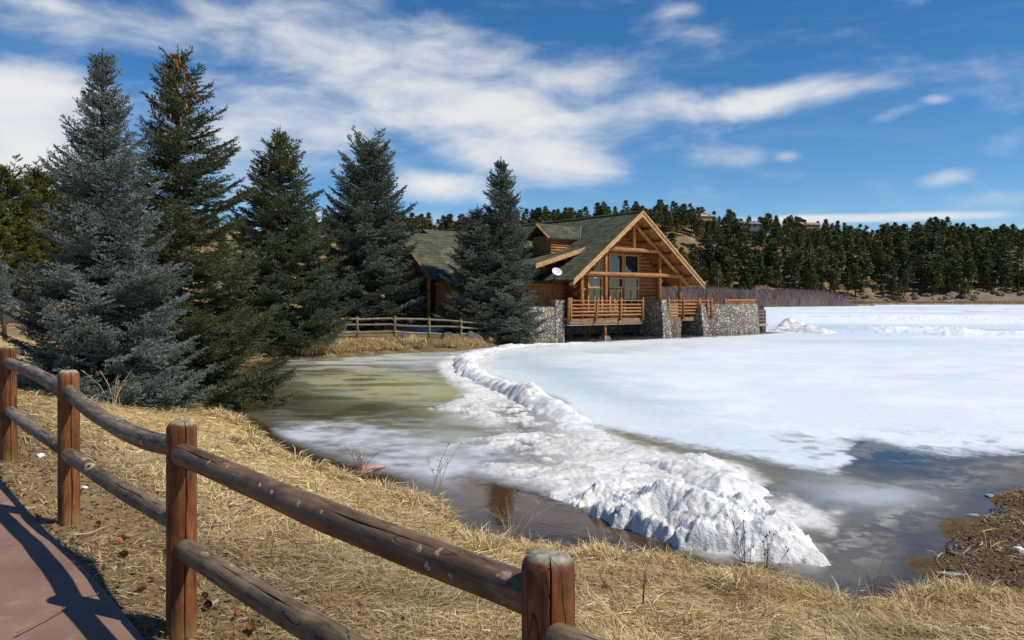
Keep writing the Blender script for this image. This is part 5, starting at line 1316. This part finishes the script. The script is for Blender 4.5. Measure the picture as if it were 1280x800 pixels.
pebble('boulder', 'reddish brown boulder in front of the low wing', 526, 0, 1.15, m_plain('red_brown_rock', (.20,.085,.06), .9, .35, 2), 0, (1.25,.9,1.15), 41, 'boulder', .7, .25, 52.0)
pebble('boulder', 'pale upright stone beside the bare trunk', 433, 0, .6, m_plain('pale_lichen_rock', (.36,.36,.30), .9, .3, 3), 0, (.6,.5,1.5), 43, 'boulder', .5, .25, 49.0)
# fallen twig on the path, and dead stalks by the water
def stick(name, label, pts, r, mt, cat):
    mb = MB(); mb.tube(pts, [r*(1-.5*i/(len(pts)-1)) for i in range(len(pts))], 6); return tag(mb.build(name, mt, None, 50), label, cat)
M_twig = m_plain('dry_twig', (.20,.13,.08), .85, .3, 8)
pts = []
for px, py in ((22,791),(60,772),(95,752),(128,740)):
    x_, y_ = at(px, py, .9); z_ = float(path_z([x_],[y_])[0]); x_, y_ = at(px, py, z_+.02); pts.append((x_, y_, z_+.022))
stick('twig', 'thin dry twig lying on the red path', pts, .0045, M_twig, 'twig')
pts = []
for px, py in ((92,672),(112,668),(135,654)):
    x_, y_ = at(px, py, .87); z_ = tz(x_, y_); pts.append((x_, y_, z_+.04))
stick('stick', 'pale dry stick beside the second fence post', pts, .008, m_plain('pale_stick', (.45,.34,.21), .8), 'stick')
def weed(name, label, px, py, n_, h, spread, mt, zz=.1, seed=0, buds=True, r=.0035):
    x_, y_ = at(px, py, zz); z_ = max(tz(x_, y_), 0); rn = random.Random(seed)
    root = tag(empty(name, (x_, y_, z_)), label, 'weed')
    mb = MB(); bd = MB()
    for k in range(n_):
        bx, by = rn.gauss(0,spread*.3), rn.gauss(0,spread*.3); hx = h*rn.uniform(.55,1.1); lx, ly = rn.gauss(0,spread), rn.gauss(0,spread)*.6
        p = [(bx,by,-.05),(bx+lx*.4,by+ly*.4,hx*.55),(bx+lx,by+ly,hx)]
        mb.tube(p, [r,r*.8,r*.5], 4)
        for q in range(3):
            f = rn.uniform(.5,.95); c0 = Vector(p[1]).lerp(Vector(p[2]), (f-.5)*2); mb.tube([c0, c0+Vector((rn.gauss(0,.05),rn.gauss(0,.03),.06))], [r*.5,r*.3], 3)
            if buds: c1 = c0+Vector((rn.gauss(0,.02),0,.03)); bd.tube([c1, c1+Vector((0,0,r*3)), c1+Vector((0,0,r*6))], [r*.5,r*2.2,r*.5], 5)
    b0 = len(mb.v); mb.v += bd.v; mb.f += [[b0+i for i in f] for f in bd.f]; mb.m += bd.m  # any seed heads are joined into the stem mesh
    mb.build('stem', mt, root, 60)
M_dk = m_plain('dark_dead_stalk', (.07,.045,.03), .85); M_red = m_plain('red_bare_stem', (.26,.08,.05), .8); M_st = m_plain('straw_stalk', (.50,.38,.19), .8)
weed('dead_weed', 'tall dead weed with small seed heads before the snow heap', 928, 700, 4, .62, .10, M_dk, .12, 1)
weed('dead_weed', 'short dark dead weed at the tip of the snow heap', 956, 704, 5, .42, .12, M_dk, .1, 2)
weed('dead_weed', 'single thin straw stalks by open water below the gravel', 1094, 733, 3, .42, .07, M_st, .12, 3, False)
weed('dead_weed', 'fan of straw stalks over the red brown shallows', 640, 660, 9, .5, .2, M_st, .12, 4, False, .003)
weed('dead_weed', 'feathery straw stalks at the slush edge', 545, 608, 5, .75, .16, M_st, .12, 5, True, .005)
weed('dead_weed', 'red stemmed bare shrub by the flat pinkish rock', 450, 583, 14, .45, .14, M_red, .15, 6, False, .004)
weed('dead_weed', 'lone dark stalk in the straw right of the nearest post', 803, 752, 2, .30, .02, M_dk, .55, 7, False)
weed('dead_weed', 'straw stalks and thin twigs under the blue spruce', 140, 492, 8, .8, .3, M_st, .9, 8, False, .006)

# ---------------------------------------------------------------- snow patches behind the far fence
def snow_sheet(cx, cy, rx, ry, seed):
    gx = np.linspace(cx-rx, cx+rx, 60); gy = np.linspace(cy-ry, cy+ry, 40); GX, GY = np.meshgrid(gx, gy)
    r = np.hypot((GX-cx)/rx, (GY-cy)/ry) + (fbm(GX*.6, GY*.6, 3, seed)-.5)*.5
    GZ = terrain(GX.ravel(), GY.ravel()).reshape(GX.shape) + .22*(1-ss(r,.55,.9)) - .02*(r > .9)
    ii = np.arange(GX.size).reshape(GX.shape); F = np.stack([ii[:-1,:-1], ii[:-1,1:], ii[1:,1:], ii[1:,:-1]], -1).reshape(-1,4); F = F[(r.ravel()[F] < .95).all(1)]
    u = np.unique(F); mp_ = np.full(GX.size, -1); mp_[u] = np.arange(len(u)); return np.stack([GX.ravel(), GY.ravel(), GZ.ravel()],1)[u], mp_[F]
for cx, cy, rx, ry, sd_, lb in ((-11.8,53.5,4.6,4.2,5,'shaded snow patch behind the far fence, left of the bare trunk'),(-5.0,51.2,5.0,2.6,6,'shaded snow patch behind the far fence, before the low wing')):
    V, F = snow_sheet(cx, cy, rx, ry, sd_); tag(link('snow_patch', np_mesh('snow_patch', V, F, [m_snow], True)), lb, 'snow patch')

# ---------------------------------------------------------------- across the lake: road, cars, houses, rocks
m_road, t = mat('worn_road'); t.out(t.ramp(t.noise(t.coord('Object'), .5, 4), [(.3,(.30,.25,.19)),(.7,(.42,.36,.28))]), .9)
rx_ = np.linspace(70, 520, 240); V = []; 
for x_ in rx_:
    yy = 396 + 3*math.sin(x_/60) - (330-396+0)*0
    for q in (-2.6, 2.6): V.append((x_, yy+q, 1.75))
V = np.array(V); V[:,2] = np.repeat(np.maximum(terrain(rx_, 396+3*np.sin(rx_/60)-2.6), terrain(rx_, 396+3*np.sin(rx_/60)+2.6))+.12, 2)
i2 = np.arange(len(V)).reshape(-1,2); F = np.stack([i2[:-1,0], i2[1:,0], i2[1:,1], i2[:-1,1]], -1)
tag(link('road', np_mesh('road', V, F, [m_road], True)), 'pale road below the hillside across the lake', 'road', kind='structure')
M_glassd = M_glass; M_tyre = m_plain('black_rubber', (.02,.02,.02), .9, .1)
def car(label, px, Y, colr, rz, s=1.0):
    x_ = (px-640)/1000*Y; root = tag(empty('parked_car', (x_, Y, tz(x_, Y)+.1), rz), label, 'car')
    mb = MB(); prof = [(-2.2,.35),(-2.2,.85),(-1.3,.98),(-.75,1.48),(.75,1.5),(1.5,1.02),(2.2,.9),(2.25,.35)]
    mb.hexa([(x,-.85,z) for x, z in prof], [(x,.85,z) for x, z in prof]); mb.build('body', m_plain('car_paint', colr, .35, .05, 2, .6), root)
    g = MB()
    for yq in (-.87,.87): g.hexa([(-1.15,yq,1.0),(-.68,yq,1.42),(.68,yq,1.43),(1.25,yq,1.03)], [(-1.15,yq+.02,1.0),(-.68,yq+.02,1.42),(.68,yq+.02,1.43),(1.25,yq+.02,1.03)])
    g.build('side_window', M_glassd, root)
    for wx in (-1.4,1.4):
        for yq in (-.8,.8):
            w_ = MB(); w_.tube([(wx,yq-.1,.34),(wx,yq+.1,.34)], .34, 12); w_.build('wheel', M_tyre, root)
    root.scale = (s,s,s)
car('white car parked beyond the willow scrub', 948, 330, (.75,.75,.75), .15); car('dark grey car parked beyond the willows, left of the white car', 932, 332, (.06,.06,.07), .1)
car('silver car half hidden right of the lodge gable', 905, 334, (.45,.45,.47), .2); car('white car driving on the road under the rocks', 1185, 396, (.75,.75,.74), .02)
x_ = (979-640)/1000*335; root = tag(empty('road_sign', (x_, 335, tz(x_,335))), 'tiny yellow diamond road sign beyond the willow scrub', 'sign')
mb = MB(); mb.tube([(0,0,-.3),(0,0,3.6)], .06, 6); mb.build('pole', M_grw, root)
mb = MB(); mb.hexa([(0,-.08,2.7),(.85,-.08,3.55),(0,-.08,4.4),(-.85,-.08,3.55)][::-1], [(0,-.12,2.7),(.85,-.12,3.55),(0,-.12,4.4),(-.85,-.12,3.55)][::-1]); mb.build('sign_plate', m_plain('yellow_sign', (.75,.5,.05), .5, .05), root)
x_ = (898-640)/1000*338; root = tag(empty('utility_pole', (x_, 338, tz(x_,338))), 'slim pale utility pole beyond the lodge gable', 'pole')
mb = MB(); mb.tube([(0,0,-.3),(0,0,11)], [.16,.1], 8); mb.build('pole', M_grw, root); mb = MB(); mb.box(-.9,-.06,10.2,.9,.06,10.35); mb.build('crossarm', M_grw, root)
def house(label, px, py, Y, w_, h_, colr, rcol):
    x_, y_, z_ = at_d(px, py, Y); g = tz(x_, y_); z_ = max(z_, g+.5); root = tag(empty('hillside_house', (x_, y_, z_), .25), label, 'house')
    mb = MB(); mb.box(-w_/2,-3.5,-8,w_/2,3.5,h_); mb.build('wall', m_plain('house_wall', colr, .8, .15, 1), root)
    mb = MB(); mb.hexa([(-w_/2-.8,-4.3,h_+.02),(w_/2+.8,-4.3,h_+.02),(w_/2+.8,4.3,h_+.02),(-w_/2-.8,4.3,h_+.02)], [(-w_/2-.8,-.1,h_+1.9),(w_/2+.8,-.1,h_+1.9),(w_/2+.8,.1,h_+1.9),(-w_/2-.8,.1,h_+1.9)]); mb.build('roof', m_plain('house_roof', rcol, .85, .15, 1), root)
    for k in range(3):
        cx = -w_/2 + w_*(k+.5)/3; mb = MB(); mb.box(cx-.8,-3.56,h_-1.9,cx+.8,-3.5,h_-.5); f_ = mb.build('window', m_plain('white_frame', (.7,.7,.68), .6, .05), root); mb = MB(); mb.box(cx-.65,-3.6,h_-1.75,cx+.65,-3.57,h_-.65); mb.build('pane', M_glass, f_)
    mb = MB(); mb.box(-w_/2,-5.6,-.4,w_/2,-3.6,-.2); mb.box(-w_/2,-5.6,.5,w_/2,-5.5,.6); [mb.box(-w_/2+i_*w_/6-.06,-5.58,-8,-w_/2+i_*w_/6+.06,-5.5,.5) for i_ in range(7)]; mb.build('balcony', M_grw, root)
house('tan house among the ridge pines above the lodge gable', 879, 276, 545, 11, 2.8, (.50,.30,.17), (.42,.28,.17))
house('dark grey house with a deck on the hill crest', 936, 289, 530, 13, 4.5, (.10,.10,.105), (.15,.15,.16))
house('brown house on the ridge right of the dark one', 1010, 286, 560, 13, 2.6, (.26,.14,.09), (.30,.19,.13))
rngr = random.Random(4)
M_cl = m_plain('cliff_rock', (.235,.165,.11), .95, .4, .6, .1, .8, dist=.3)
proto = None
for k in range(44):
    px = rngr.uniform(1078, 1300); Yd = rngr.uniform(404, 424)
    if proto is None or k % 9 == 0:
        proto = pebble('boulder', 'jagged tan boulder on the road cut below the far pines', px, 0, 1.9, M_cl, 0, (1.2,.9,1.0), 60+k, 'boulder', .8, .3, Yd, 'boulders on the road cut')
    else:
        o = proto.copy(); C.objects.link(o); x_ = (px-640)/1000*Yd; s = rngr.uniform(.3,.95); o.location = (x_, Yd, tz(x_, Yd)+.4*s); o.scale = (s*1.2, s, s*rngr.uniform(.7,1.2)); o.rotation_euler = (rngr.uniform(-.3,.3), rngr.uniform(-.3,.3), rngr.random()*6.28)
print('polys', sum(len(o.data.polygons) for o in D.objects if o.type == 'MESH'))
